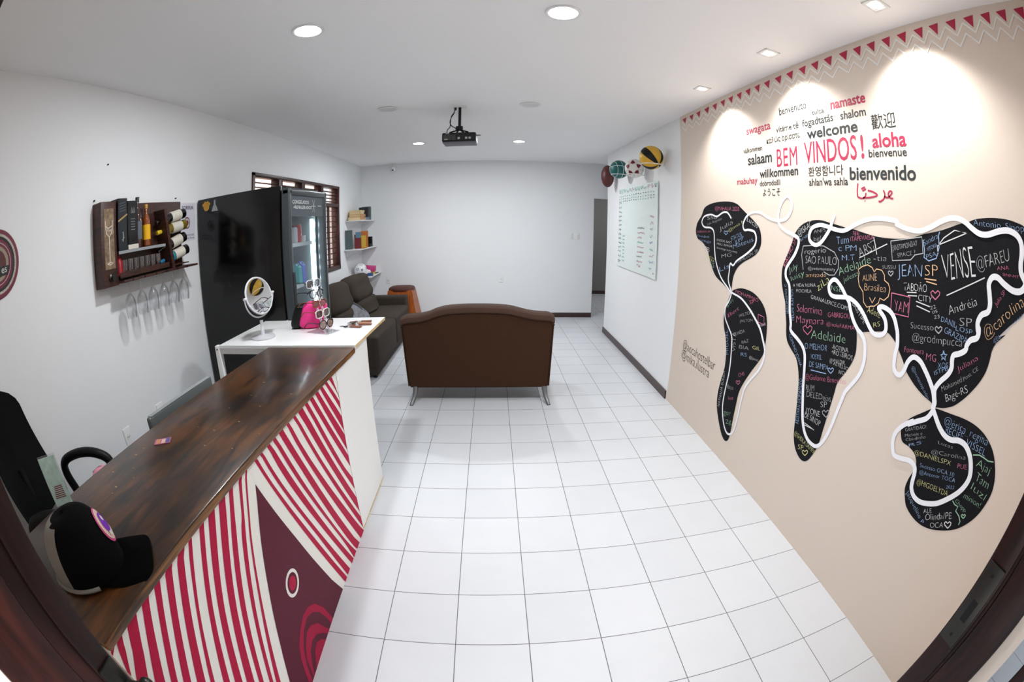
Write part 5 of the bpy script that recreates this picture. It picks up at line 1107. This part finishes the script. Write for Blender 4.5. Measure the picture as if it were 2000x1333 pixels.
for i, (x, y, a, ln, mt, lb) in enumerate(((-.035, -.545, 8, .075, 'tag_wood', 'farthest'), (-.03, -.60, -4, .09, 'tag_light', 'second from the back'), (-.015, -.635, 5, .085, 'tag_wood', 'third from the back'), (-.06, -.70, -10, .080, 'tag_wood', 'nearest'))):
    t = thing('key_tag', 'wooden key tag with keys on the white desk, %s of four' % lb, 'key tag', (x, y, DZ), rz=R(a), group='wooden key tags on the desk')
    m = MB(); m.box(-ln / 2, ln / 2, -.016, .016, 0, .009, .006, 3); obj('tag', m, mt, t)
    m = MB(); m.tube([(-ln / 2 - .016 + .016 * math.cos(2 * PI * k / 18), .016 * math.sin(2 * PI * k / 18), .004) for k in range(18)], .0016, 6, True); obj('ring', m, 'chrome', t)
    for q in (-1, 1):
        m = MB(); mm = Matrix.Translation((-ln / 2 - .032, q * .008, .0015 + .002 * (q > 0))) @ Matrix.Rotation(R(170 + 22 * q), 4, 'Z')
        m.lathe([(.0006, 0), (.011, 0), (.011, .002), (.0006, .002)], n=14, M=mm, caps=False); m.box(.008, .046, -.0035, .0035, 0, .002, M=mm); m.box(.034, .040, -.007, 0, 0, .002, M=mm); obj('key', m, 'steel_dark' if i % 2 else 'tag_wood', t)

# ------------------------------------------------------------------ wine rack on the left wall
wr = thing('wine_rack', 'dark wooden wall rack for bottles and glasses on the left wall', 'wine rack', (XL, -1.1, 1.48))
m = MB(); m.box(XL, XL + .016, -1.46, -.685, 1.50, 1.965, .002); obj('back_board', m, 'rack_wood', wr, True)
m = MB(); m.box(XL, XL + .10, -1.60, -1.462, 1.478, 1.972, .003); obj('cork_cabinet', m, 'rack_wood', wr, True)
mat('corks', '7b6650', .8, noise_amt=.45, noise_scale=45)
m = MB(); m.box(XL + .100, XL + .1015, -1.575, -1.485, 1.58, 1.93); m.use(1)
yc, n_ = -1.530, NW[0] * -1
gx = XL + .1022
def gl2(pts): m.strip([(gx, yc + a, b) for a, b in pts], .0055, (1, 0, 0))
gl2([(-.032, 1.86), (-.030, 1.82), (-.022, 1.785), (0, 1.765), (.022, 1.785), (.030, 1.82), (.032, 1.86)]); gl2([(-.031, 1.83), (-.01, 1.815), (.012, 1.822), (.031, 1.83)]); gl2([(0, 1.765), (0, 1.62)]); gl2([(-.028, 1.612), (0, 1.618), (.028, 1.612), (.0, 1.604), (-.028, 1.612)])
place_text(m, 'Wine', (gx, yc - .02, 1.796), (0, 1, 0), (0, 0, 1), .042, .018, shear=.2)
obj('glass_window', m, ['corks', 'label_white'], wr, True, smooth=False)
m = MB(); m.lathe([(.024, 0), (.024, .006), (.012, .012), (.012, .03), (.018, .036)], (XL + .10, -1.53, 1.53), 20, M=Matrix.Rotation(PI / 2, 3, 'Y')); obj('bottle_opener', m, 'steel_dark', wr, True)
m = MB(); m.box(XL + .016, XL + .115, -1.46, -.985, 1.655, 1.672, .001, 1); m.use(1).box(XL + .115, XL + .118, -1.46, -.985, 1.654, 1.672); obj('shelf', m, ['rack_wood', 'silver'], wr, True)
m = MB(); m.box(XL + .016, XL + .115, -1.46, -.95, 1.512, 1.524, .001, 1); m.use(0).box(XL + .112, XL + .116, -1.46, -.95, 1.512, 1.545); obj('glass_shelf', m, 'rack_wood', wr, True)
m = MB(); m.prism([(XL + .016, -1.005, 1.90), (XL + .016, -.975, 1.90), (XL + .016, -.90, 1.50), (XL + .016, -.93, 1.50)], (.115, 0, 0)); obj('bottle_divider', m, 'rack_wood', wr, True)
m = MB(); m.box(XL + .016, XL + .10, -.98, -.70, 1.512, 1.520); obj('bottle_ledge', m, 'rack_wood', wr, True)
m = MB(); m.box(XL, XL + .165, -1.47, -.665, 1.484, 1.498, .002); m.use(1)
for k in range(6): m.box(XL + .07, XL + .166, -1.385 + k * .117 - .006, -1.385 + k * .117 + .006, 1.4835, 1.4985)
obj('hanging_rail', m, ['rack_wood', 'black'], wr, True)
GR = 'bottles and boxes on the wine rack'
def bx(name, label, y0, y1, z1, mt, extra):
    t = thing(name, label, 'bottle box', (XL + .065, (y0 + y1) / 2, 1.672), group=GR)
    m = MB(); m.box(-.04, .045, (y0 - y1) / 2, (y1 - y0) / 2, 0, z1 - 1.672, .002, 1); obj('carton', m, mt, t)
    extra(t, (y1 - y0) / 2, z1 - 1.672)
def e1(t, h, z):
    m = MB(); m.strip([(.0456, -h, z * .56), (.0456, h, z * .69)], .010, (1, 0, 0)); obj('gold_band', m, 'box_gold', t)
    m = MB(); m.strip([(.0456, -.002, z * .17), (.0456, .004, z * .28), (.0456, .0, z * .36)], .008, (1, 0, 0)); m.strip([(.0456, -.012, z * .2), (.0456, .014, z * .25)], .004, (1, 0, 0)); obj('emblem', m, 'silver', t)
    m = MB()
    for k in range(4): m.strip([(.0456, -h * .7, z * (.74 + .05 * k)), (.0456, h * .7, z * (.78 + .05 * k))], .003, (1, 0, 0))
    obj('print_lines', m, 'bk_grey', t)
def e2(t, h, z):
    m = MB(); m.box(-.041, .046, -h - .001, h + .001, 0, .028, .001, 1); obj('gold_foot', m, 'label_white', t)
    m = MB()
    for q in (-.010, .010): m.strip([(.0456, q - .008, z * .74), (.0456, q, z * .86), (.0456, q + .008, z * .74)], .005, (1, 0, 0))
    for k in range(5): m.strip([(.0456, -.02, z * (.4 + .055 * k)), (.0456, .02, z * (.4 + .055 * k))], .003, (1, 0, 0))
    obj('print_lines', m, 'silver', t)
bx('whisky_box', 'slate grey bottle box with gold slanted band, left end of the wine rack shelf', -1.452, -1.366, 1.985, 'box_slate', e1)
bx('whisky_box', 'black bottle box with pale foot and small print on the wine rack shelf', -1.360, -1.262, 1.968, 'box_black', e2)
def bottle(name, label, loc, mt, capm, lab, r=.037, h=.30, rot=None, neck=.34, lab2=None, group=GR):
    t = thing(name, label, 'bottle', loc, rot=rot, group=group)
    hb = h * (1 - neck)
    m = MB(); m.lathe([(r * .8, 0), (r, .006), (r, hb * .92), (r * .9, hb), (r * .5, hb + h * neck * .28), (r * .38, hb + h * neck * .4), (r * .36, h * .985)], n=24); obj('glass', m, mt, t)
    m = MB(); m.lathe([(r * .41, h * (.86 if rot else .9)), (r * .42, h * .99), (r * .38, h)], n=18); obj('cap', m, capm, t)
    m = MB(); m.lathe([(r + .0006, hb * .25), (r + .0006, hb * .78)], n=24, caps=False); obj('label', m, lab, t)
    if lab2:
        m = MB(); m.lathe([(r + .0007, hb * .80), (r + .0007, hb * .92)], n=24, caps=False); obj('band', m, lab2, t)
    return t
bottle('whisky_bottle', 'dark bottle with pale label half hidden behind the black box', (XL + .055, -1.218, 1.672), 'amber_dark', 'box_black', 'bk_grey', .036, .325)
bottle('tequila_bottle', 'amber bottle with yellow label and golden neck on the wine rack shelf', (XL + .065, -1.135, 1.672), 'whisky_amber', 'gold', 'label_yellow', .031, .275)
for (yb0, zb0, zt, mt, cm_, lm_, l2, lb) in ((-.725, 1.872, 1.822, 'wine_black', 'wine_black', 'label_white', None, 'dark wine bottle with a patterned pale label, topmost of four lying in the rack'), (-.715, 1.790, 1.752, 'wine_gold', 'cap_yellow', 'label_white', None, 'golden white-wine bottle with yellow cap, second of four lying in the rack'), (-.725, 1.703, 1.628, 'wine_black', 'wine_black', 'label_white', None, 'dark wine bottle with plain white label, third of four lying in the rack'), (-.70, 1.612, 1.552, 'wine_black', 'cap_blue', 'label_white', 'teal_cap', 'dark wine bottle with teal band and blue cap, lowest of four lying in the rack')):
    d = Vector((-.02, -.29, zt - zb0 + .0)).normalized()
    q = d.to_track_quat('Z', 'Y').to_euler()
    bottle('wine_bottle', lb, (XL + .085, yb0, zb0), mt, cm_, lm_, .037, .31, rot=tuple(q), lab2=l2, group='wine bottles lying in the rack')
t = thing('drink_can', 'red can standing at the left end of the small glasses in the wine rack', 'can', (XL + .07, -1.428, 1.524), group=GR)
m = MB(); m.lathe([(.024, 0), (.028, .005), (.028, .085), (.022, .095), (.012, .115)], n=20); obj('body', m, 'red_can', t)
m = MB(); m.lathe([(.012, .115), (.013, .125), (.010, .128)], n=14); obj('cap', m, 'ball_red', t)
p = None
for k in range(7):
    lb = 'small clear shot glass on the wine rack, number %s from the left' % ('one', 'two', 'three', 'four', 'five', 'six', 'seven')[k]
    if p is None:
        p = thing('shot_glass', lb, 'glass', group='shot glasses in the wine rack')
        m = MB(); m.lathe([(.0004, .010), (.017, .010), (.0225, .092), (.0245, .092), (.019, 0), (.0004, 0)], n=20, caps=False); obj('cup', m, 'glass_drink', p); o = p
    else: o = copy_tree(p)
    o.location = (XL + .062, -1.365 + k * .058, 1.524); o['label'] = lb
p = None
for k in range(6):
    lb = 'clear stemmed wine glass hanging upside down under the wine rack, %s from the left' % ('first', 'second', 'third', 'fourth', 'fifth', 'sixth')[k]
    if p is None:
        p = thing('wine_glass', lb, 'wine glass', group='wine glasses hanging under the rack')
        m = MB(); prof = [(.030, 0), (.032, -.05), (.036, -.05)]
        m.lathe([(.0005, .000), (.032, -.003), (.032, -.005), (.005, -.010), (.0035, -.03), (.0035, -.075), (.012, -.085), (.031, -.115), (.037, -.15), (.031, -.215), (.0300, -.215), (.0355, -.15), (.0295, -.117), (.010, -.087), (.0005, -.083)], n=28, caps=False); obj('bowl', m, 'glass_drink', p); o = p
    else: o = copy_tree(p)
    o.location = (XL + .11, -1.385 + k * .117, 1.504); o['label'] = lb
    if k == 0: o.scale = (1.12, 1.12, 1.12)
# paper sign and round plate
t = thing('paper_sign', 'white paper sign reading SORRIA on the wall beside the wine rack', 'sign', (XL, -.58, 1.8))
m = MB(); m.box(XL, XL + .001, -.672, -.482, 1.668, 1.958); obj('sheet', m, 'paper', t, True, smooth=False)
m = MB(); place_text(m, 'SORRIA', (XL + .0016, -.652, 1.905), (0, 1, 0), (0, 0, 1), .15, .030, offset=.012); place_text(m, 'você está', (XL + .0016, -.60, 1.705), (0, 1, 0), (0, 0, 1), .10, .018); place_text(m, 'sendo filmado', (XL + .0016, -.61, 1.682), (0, 1, 0), (0, 0, 1), .115, .016); obj('writing', m, 'word_black', t, True, smooth=False)
m = MB()
for r_, mi, d in ((.045, 0, .0014), (.036, 1, .0018), (.020, 2, .0022)):
    m.use(mi); m.poly([(XL + d, -.585 + r_ * .85 * math.cos(2 * PI * k / 28), 1.805 + r_ * math.sin(2 * PI * k / 28)) for k in range(28)])
obj('badge', m, ['plate_red', 'plate_white', 'plate_red'], t, True, smooth=False)
t = thing('round_plate', 'round dark red plate with black and cream rings on the left wall', 'wall plate', (XL, -2.374, 1.75))
PM = Matrix.Rotation(PI / 2, 3, 'Y')
m = MB(); m.lathe([(.0005, .0), (.163, .0), (.164, .004), (.160, .010), (.0005, .008)], n=64, M=PM, caps=False); obj('disc', m, 'plate_red', t)
mat('plate_beads', 'a9a49a', .6, noise_amt=.35, noise_scale=120)
for r0, r1, mt, nm in ((.130, .142, 'plate_beads', 'cream_ring'), (.116, .129, 'plate_black', 'black_ring'), (.098, .101, 'plate_white', 'thin_ring'), (.066, .084, 'plate_grey', 'grey_ring'), (.0005, .060, 'ball_brown', 'centre')):
    m = MB(); m.lathe([(r0, .0105), (r1, .0110)], n=64, M=PM, caps=False); obj(nm, m, mt, t)
m = MB(); m.poly([(.0125, .092 * math.cos(R(a)), .092 * math.sin(R(a))) for a in (-10, -20, -30, -40)] + [(.0125, -.07, -.060), (.0125, -.09, -.016)]); m.use(1); place_text(m, 'es', (.0130, .030, -.050), (0, 1, .12), (0, -.12, 1), .040, .024, offset=.01)
obj('banner', m, ['plate_black', 'plate_white'], t, smooth=False)
for (y, z, lb) in ((-1.477, 2.214, 'small dark nail alone high on the left wall'), (-1.590, 1.995, 'small dark nail at the top left corner of the wine rack'), (-.735, 1.992, 'small dark nail at the top right corner of the wine rack')):
    m = MB(); m.cyl((XL, y, z), (XL + .012, y, z), .005, n=10); tag(obj('nail', m, 'black'), lb, 'nail')

# ------------------------------------------------------------------ sockets and switches
def socket(M, label, two=False):
    t = thing('power_socket' if not two else 'light_switch', label, 'socket' if not two else 'switch'); t.matrix_world = M
    m = MB(); m.box(-.036, .036, -.008, 0, -.060, .060, .004, 3); obj('plate', m, 'white_gloss', t)
    if two:
        for z in (-.02, .02):
            m = MB(); m.box(-.016, .016, -.012, -.007, z - .014, z + .014, .002); obj('rocker', m, 'white_gloss', t)
    else:
        m = MB(); m.lathe([(.019, 0), (.019, .003), (.0005, .003)], (0, -.008, 0), 6, M=Matrix.Rotation(PI / 2, 3, 'X')); m.use(1)
        for x in (-.009, 0, .009): m.cyl((x, -.0105, 0 if x else -.004), (x, -.0118, 0 if x else -.004), .0028, n=10)
        obj('outlet', m, ['white_matte', 'black'], t)
    return t
ML = lambda y, z: Matrix.Translation((XL, y, z)) @ Matrix.Rotation(PI / 2, 4, 'Z')
MBk = lambda x, z: Matrix.Translation((x, YB, z))
socket(ML(-1.589, .566), 'white wall socket behind the counter, nearer the office chair')
socket(ML(-1.20, .575), 'white wall socket behind the counter, just above the monitor')
socket(MBk(-1.018, .675), 'white wall socket on the back wall above the wooden stool')
socket(MBk(.936, .670), 'white wall socket in the middle of the bare back wall')
socket(MBk(2.115, 1.425), 'white switch plate on the back wall, left of the pair', True)
socket(MBk(2.225, 1.415), 'white switch plate on the back wall, right of the pair, nearest the doorway', True)

# ------------------------------------------------------------------ ceiling camera, projector
t = thing('security_camera', 'small white security camera under the ceiling at the back wall', 'camera', (-.885, 4.08, ZC))
m = MB(); m.lathe([(.04, 0), (.042, -.01), (.02, -.02)], n=24); obj('mount', m, 'white_matte', t)
m = MB(); m.cyl((0, 0, -.015), (0, 0, -.06), .010, n=12); obj('stem', m, 'white_matte', t)
m = MB(); m.ell((0, -.01, -.095), (.040, .055, .042), .8); obj('body', m, 'white_gloss', t)
m = MB(); m.ell((-.004, -.045, -.118), (.022, .020, .015)); obj('lens', m, 'black_gloss', t)
pj = thing('projector', 'black projector hanging from a ceiling pole in the middle of the room', 'projector', (.50, .60, ZC), rz=R(-2))
m = MB(); m.box(-.06, .06, -.05, .05, -.006, 0, .002); obj('ceiling_plate', m, 'white_matte', pj)
m = MB(); m.box(-.012, .012, -.012, .012, -.19, -.004, .002); obj('pole', m, 'black', pj)
m = MB(); m.box(-.03, .03, -.03, .03, -.225, -.19, .004); m.tube([(-.08, -.05, -.255), (0, 0, -.22), (.08, -.05, -.255)], .007, 8); m.tube([(-.06, .08, -.255), (0, 0, -.22), (.06, .08, -.255)], .007, 8); obj('bracket', m, 'black', pj)
m = MB(); m.box(-.148, .148, -.055, .165, -.338, -.255, .012, 3); m.use(1).box(-.145, .145, -.05, .16, -.346, -.337, .004, 2); obj('case', m, ['black', 'projector_grey'], pj)
m = MB(); m.use(0)
for k in range(9): m.box(-.132 + k * .012, -.126 + k * .012, -.057, -.054, -.325, -.275)
m.use(1)
for x, w, z, h in ((-.115, .03, -.268, .007), (-.125, .028, -.322, .008)): m.box(x, x + w, -.0575, -.054, z, z + h)
for x in (-.01, .055, .085): m.box(x, x + .02, -.0575, -.054, -.318, -.300)
obj('ports', m, ['steel_dark', 'silver'], pj)
for pts in (((-.045, 0, -.004), (-.05, -.01, -.06), (-.075, -.02, -.11), (-.082, -.03, -.16), (-.06, -.04, -.195), (-.03, -.05, -.215), (-.02, -.045, -.24), (-.01, -.04, -.258)), ((-.035, 0, -.004), (-.048, -.01, -.05), (-.07, -.02, -.09), (-.078, -.03, -.14), (-.08, -.04, -.20), (-.10, -.045, -.225), (-.108, -.04, -.258))):
    m = MB(); m.tube(smooth_line([Vector(p) for p in pts], 4), .004, 6); obj('cable', m, 'black', pj)
m = MB(); m.box(-.050, -.030, -.01, .01, -.03, -.002, .002); obj('cable_clip', m, 'black', pj)
m = MB(); m.box(.147, .185, .0, .012, -.278, -.272); obj('lever', m, 'steel_dark', pj)

# ------------------------------------------------------------------ corner shelves with books and toys
def shelf(x1, y0, y1, z, lb):
    t = thing('wall_shelf', lb, 'shelf', (XL, (y0 + y1) / 2, z), group='white shelves in the corner')
    m = MB(); m.box(XL, x1, y0, y1, z - .014, z, .001, 1); obj('board', m, 'white_gloss', t, True)
    for y in (y0 + .12, y1 - .12):
        m = MB(); m.box(XL, x1 - .04, y - .008, y + .008, z - .020, z - .014); m.tube([(XL + .004, y, z - .13), (x1 - .06, y, z - .018)], .004, 6); m.box(XL, XL + .004, y - .010, y + .010, z - .15, z - .014); obj('bracket', m, 'white_matte', t, True)
shelf(-1.215, 3.28, 4.12, 1.742, 'topmost white corner shelf, holding books')
shelf(-1.195, 3.20, 4.14, 1.292, 'middle white corner shelf, holding booklets and small black things')
shelf(-1.135, 3.44, 4.14, .832, 'lowest white corner shelf, holding a white ball and a pink box')
def book(label, x, y, z, w, h, t_, c, flat_=False, rz=0, grp='books on the corner shelves', name='book'):
    """upright: w deep along y.., spine faces the room (+x)"""
    b = thing(name, label, 'book', (x, y, z), rz=R(rz), group=grp)
    m = MB()
    if flat_: m.box(-w / 2, w / 2, -h / 2, h / 2, 0, .003, 0); m.box(-w / 2, w / 2, -h / 2, h / 2, t_ - .003, t_); m.box(w / 2 - .003, w / 2, -h / 2, h / 2, 0, t_)
    else: m.box(-w / 2, w / 2, -t_ / 2, -t_ / 2 + .002, 0, h); m.box(-w / 2, w / 2, t_ / 2 - .002, t_ / 2, 0, h); m.box(w / 2 - .002, w / 2, -t_ / 2, t_ / 2, 0, h)
    obj('cover', m, c, b)
    m = MB()
    if flat_: m.box(-w / 2 + .004, w / 2 - .003, -h / 2 + .004, h / 2 - .004, .003, t_ - .003)
    else: m.box(-w / 2 + .004, w / 2 - .002, -t_ / 2 + .002, t_ / 2 - .002, .004, h - .004)
    obj('pages', m, 'bk_cream', b)
z = 1.742
book('tan thick book lying at the bottom of the stack on the top shelf', -1.35, 3.44, z, .20, .27, .05, 'bk_tan', True, 3)
book('pale blue book lying in the middle of the bottom row on the top shelf', -1.30, 3.66, z, .16, .12, .045, 'bk_blue', True, -4)
book('light tan book, second in the lying stack on the top shelf', -1.35, 3.50, z + .05, .19, .25, .045, 'bk_tan', True, -3)
book('cream book, third in the lying stack on the top shelf', -1.36, 3.50, z + .095, .19, .24, .035, 'bk_cream', True, 4)
book('cream slim book on top of the lying stack on the top shelf', -1.36, 3.52, z + .13, .18, .23, .028, 'bk_cream', True, -2)
for i, (y, h, tt, c, n_) in enumerate(((3.72, .21, .035, 'bk_dark', 'black'), (3.758, .205, .032, 'bk_brown', 'brown'), (3.80, .20, .034, 'bk_grey', 'grey'), (3.838, .215, .030, 'bk_slate', 'slate'), (3.872, .225, .028, 'bk_grey', 'dark grey slim'), (3.906, .22, .034, 'bk_green', 'green'))):
    book('%s book standing on the top corner shelf among upright books' % n_ if n_ != 'green' else 'green book at the right end of the upright books, top shelf', -1.31, y, z, .15, h, tt, c)
z = 1.292
book('slate grey magazine with pale title standing at the left of the middle shelf', -1.425, 3.27, z, .115, .30, .010, 'bk_slate', rz=10, name='magazine')
mz = [o for o in C.objects if o.name.startswith('magazine')][0]
m = MB()
for k in range(4): m.strip([(-.042 + .024 * k, -.0056, .235), (-.026 + .024 * k, -.0056, .235)], .028, (0, -1, 0))
obj('title', m, 'bk_grey', mz)
book('dark red booklet standing in front on the middle corner shelf', -1.315, 3.40, z, .105, .17, .012, 'bk_red', rz=14, name='booklet')
book('blue-grey booklet standing behind the red one on the middle shelf', -1.345, 3.52, z, .09, .26, .010, 'bk_blue', rz=12, name='booklet')
book('yellow booklet standing on the middle corner shelf', -1.285, 3.60, z, .085, .20, .010, 'bk_yellow', rz=12, name='booklet')
book('orange tall booklet at the back of the middle corner shelf', -1.295, 3.70, z, .12, .27, .012, 'bk_orange', rz=10, name='booklet')
book('dark booklet at the very back of the middle corner shelf', -1.40, 3.64, z, .10, .22, .010, 'bk_dark', rz=10, name='booklet')
book('thin brown booklet lying at the front of the middle shelf', -1.235, 3.45, z, .06, .20, .008, 'bk_orange', True, 4, name='booklet')
t = thing('figurine', 'small pale figurine on the middle corner shelf', 'figurine', (-1.27, 3.74, z))
m = MB(); m.lathe([(.025, 0), (.018, .015), (.022, .04), (.012, .055)], n=16); m.ell((0, 0, .065), (.016, .014, .016)); obj('body', m, 'silver', t)
t = thing('sunglasses_case', 'low rounded black case on the middle corner shelf', 'case', (-1.27, 3.88, z))
m = MB(); m.ell((0, 0, .024), (.035, .075, .024), .6); obj('shell', m, 'black', t)
m = MB(); m.tube([(.036 * math.cos(2 * PI * k / 20), .076 * math.sin(2 * PI * k / 20), .026) for k in range(20)], .0015, 6, True); obj('seam', m, 'steel_dark', t)
t = thing('small_speaker', 'upright black box speaker at the right end of the middle shelf', 'speaker', (-1.29, 4.02, z))
m = MB(); m.box(-.035, .035, -.035, .035, 0, .165, .004); obj('case', m, 'black', t)
m = MB(); m.lathe([(.026, 0), (.026, .002), (.0005, .002)], (.035, 0, .06), 20, M=Matrix.Rotation(PI / 2, 3, 'Y')); obj('cone', m, 'steel_dark', t)
z = .832
t = thing('toy_ball', 'white ball with dark blue patches at the left of the lowest shelf', 'ball', (-1.34, 3.56, z + .105))
m = MB(); m.ell((0, 0, 0), (.105, .105, .105), nu=32, nv=20); obj('shell', m, 'white_gloss', t)
ctr = Vector((.55, -.8, .1)).normalized(); u = ctr.orthogonal().normalized(); v = ctr.cross(u)
def sp2(a, ph): return (ctr * math.cos(ph) + math.sin(ph) * (math.cos(a) * u + math.sin(a) * v)) * .105 * 1.012
for (a, ph, s) in ((0, .05, .22), (1.2, .85, .25), (2.7, .8, .25), (4.1, .85, .25), (5.4, .8, .24)):
    m = MB(); c0 = sp2(a, ph); e1_ = (sp2(a, ph + .1) - c0).normalized(); e2_ = c0.normalized().cross(e1_)
    m.poly([(c0 + .105 * s * (math.cos(q) * e1_ + math.sin(q) * e2_)).normalized() * .1065 for q in [k * 2 * PI / 5 for k in range(5)]]); obj('patch', m, 'bk_blue' if s > .24 else 'box_blue', t)
t = thing('sneaker', 'white trainer with dark trim lying beside the ball on the lowest shelf', 'shoe', (-1.29, 3.74, z), rz=R(75))
m = MB(); m.ell((0, 0, .045), (.11, .042, .045), .75, fn=lambda c: Vector((c.x, c.y, c.z * (1.25 if c.x < 0 else .85)))); obj('upper', m, 'white_gloss', t)
m = MB(); m.ell((0, 0, .012), (.115, .046, .012), .5); obj('sole', m, 'box_blue', t)
m = MB()
for k in range(4): m.tube([(.0 + .018 * k, -.03, .078 - .008 * k), (.01 + .018 * k, .03, .078 - .008 * k)], .0035, 6)
obj('laces', m, 'bk_dark', t)
t = thing('pink_box', 'pink and yellow toy box on the lowest corner shelf', 'box', (-1.28, 3.90, z), rz=R(8))
m = MB(); m.box(-.09, .09, -.085, .085, .045, .135, .003, M=Matrix.Rotation(R(6), 4, 'Y')); obj('box', m, 'box_pink', t)
m = MB(); m.box(-.085, .088, -.07, .075, 0, .046, .004); m.box(.085, .092, -.05, .05, .0, .085, .002); obj('yellow_base', m, 'box_yellow', t)
t = thing('game_box', 'small blue and grey box at the front edge of the lowest shelf', 'box', (-1.19, 3.62, z), rz=R(15))
m = MB(); m.box(-.045, .045, -.08, .08, 0, .04, .003); obj('carton', m, 'box_blue', t)
m = MB(); m.box(.044, .0465, -.06, .06, .008, .032); obj('label', m, 'silver', t)
t = thing('white_mug', 'small white mug at the right of the pink box on the lowest shelf', 'mug', (-1.30, 4.05, z))
m = MB(); m.lathe([(.0005, 0), (.03, 0), (.034, .08), (.031, .08), (.027, .006), (.0005, .006)], n=22, caps=False); obj('cup', m, 'white_gloss', t)
m = MB(); m.tube([(.03 + .02 * math.sin(k * PI / 8), 0, .065 - .05 * k / 8) for k in range(9)], .004, 6); obj('handle', m, 'bk_blue', t)
t = thing('black_pen', 'long black pen lying at the front right of the lowest shelf', 'pen', (-1.18, 3.95, z + .007), rz=R(80))
m = MB(); m.tube([(-.09, 0, 0), (.07, 0, 0), (.09, 0, 0)], [.007, .007, .002], 10); obj('barrel', m, 'black', t)
m = MB(); m.tube([(-.088, 0, .008), (-.04, 0, .009)], .002, 6); obj('clip', m, 'chrome', t)

# ------------------------------------------------------------------ finer pieces belong to the part they sit on
def nest(root, host, names):
    for r in [o for o in C.objects if o.parent is None and o.name.split('.')[0] == root]:
        hs_ = [c for c in r.children if c.name.split('.')[0] == host]
        if not hs_: continue
        for c in list(r.children):
            if c.name.split('.')[0] in names and c is not hs_[0]: c.parent = hs_[0]
nest('brown_loveseat', 'back_panel', ('top_roll', 'piping', 'care_tag'))
nest('office_chair', 'star_base', ('caster',))
nest('baseball_cap', 'crown', ('badge', 'button', 'edge_binding'))
nest('table_mirror', 'frame_ring', ('mirror_glass',))
nest('projector', 'case', ('ports', 'lever'))
nest('wine_rack', 'cork_cabinet', ('glass_window', 'bottle_opener'))
nest('computer_monitor', 'screen_case', ('screen', 'edge_trim'))
nest('round_plate', 'disc', ('cream_ring', 'black_ring', 'thin_ring', 'grey_ring', 'centre', 'banner'))
nest('sunglasses', 'frame', ('lens',))
nest('glass_board', 'glass_sheet', ('marker_writing',))
nest('paper_sign', 'sheet', ('writing', 'badge'))
nest('magazine', 'cover', ('title',))
nest('flyer_stand', 'holder', ('flyer',))
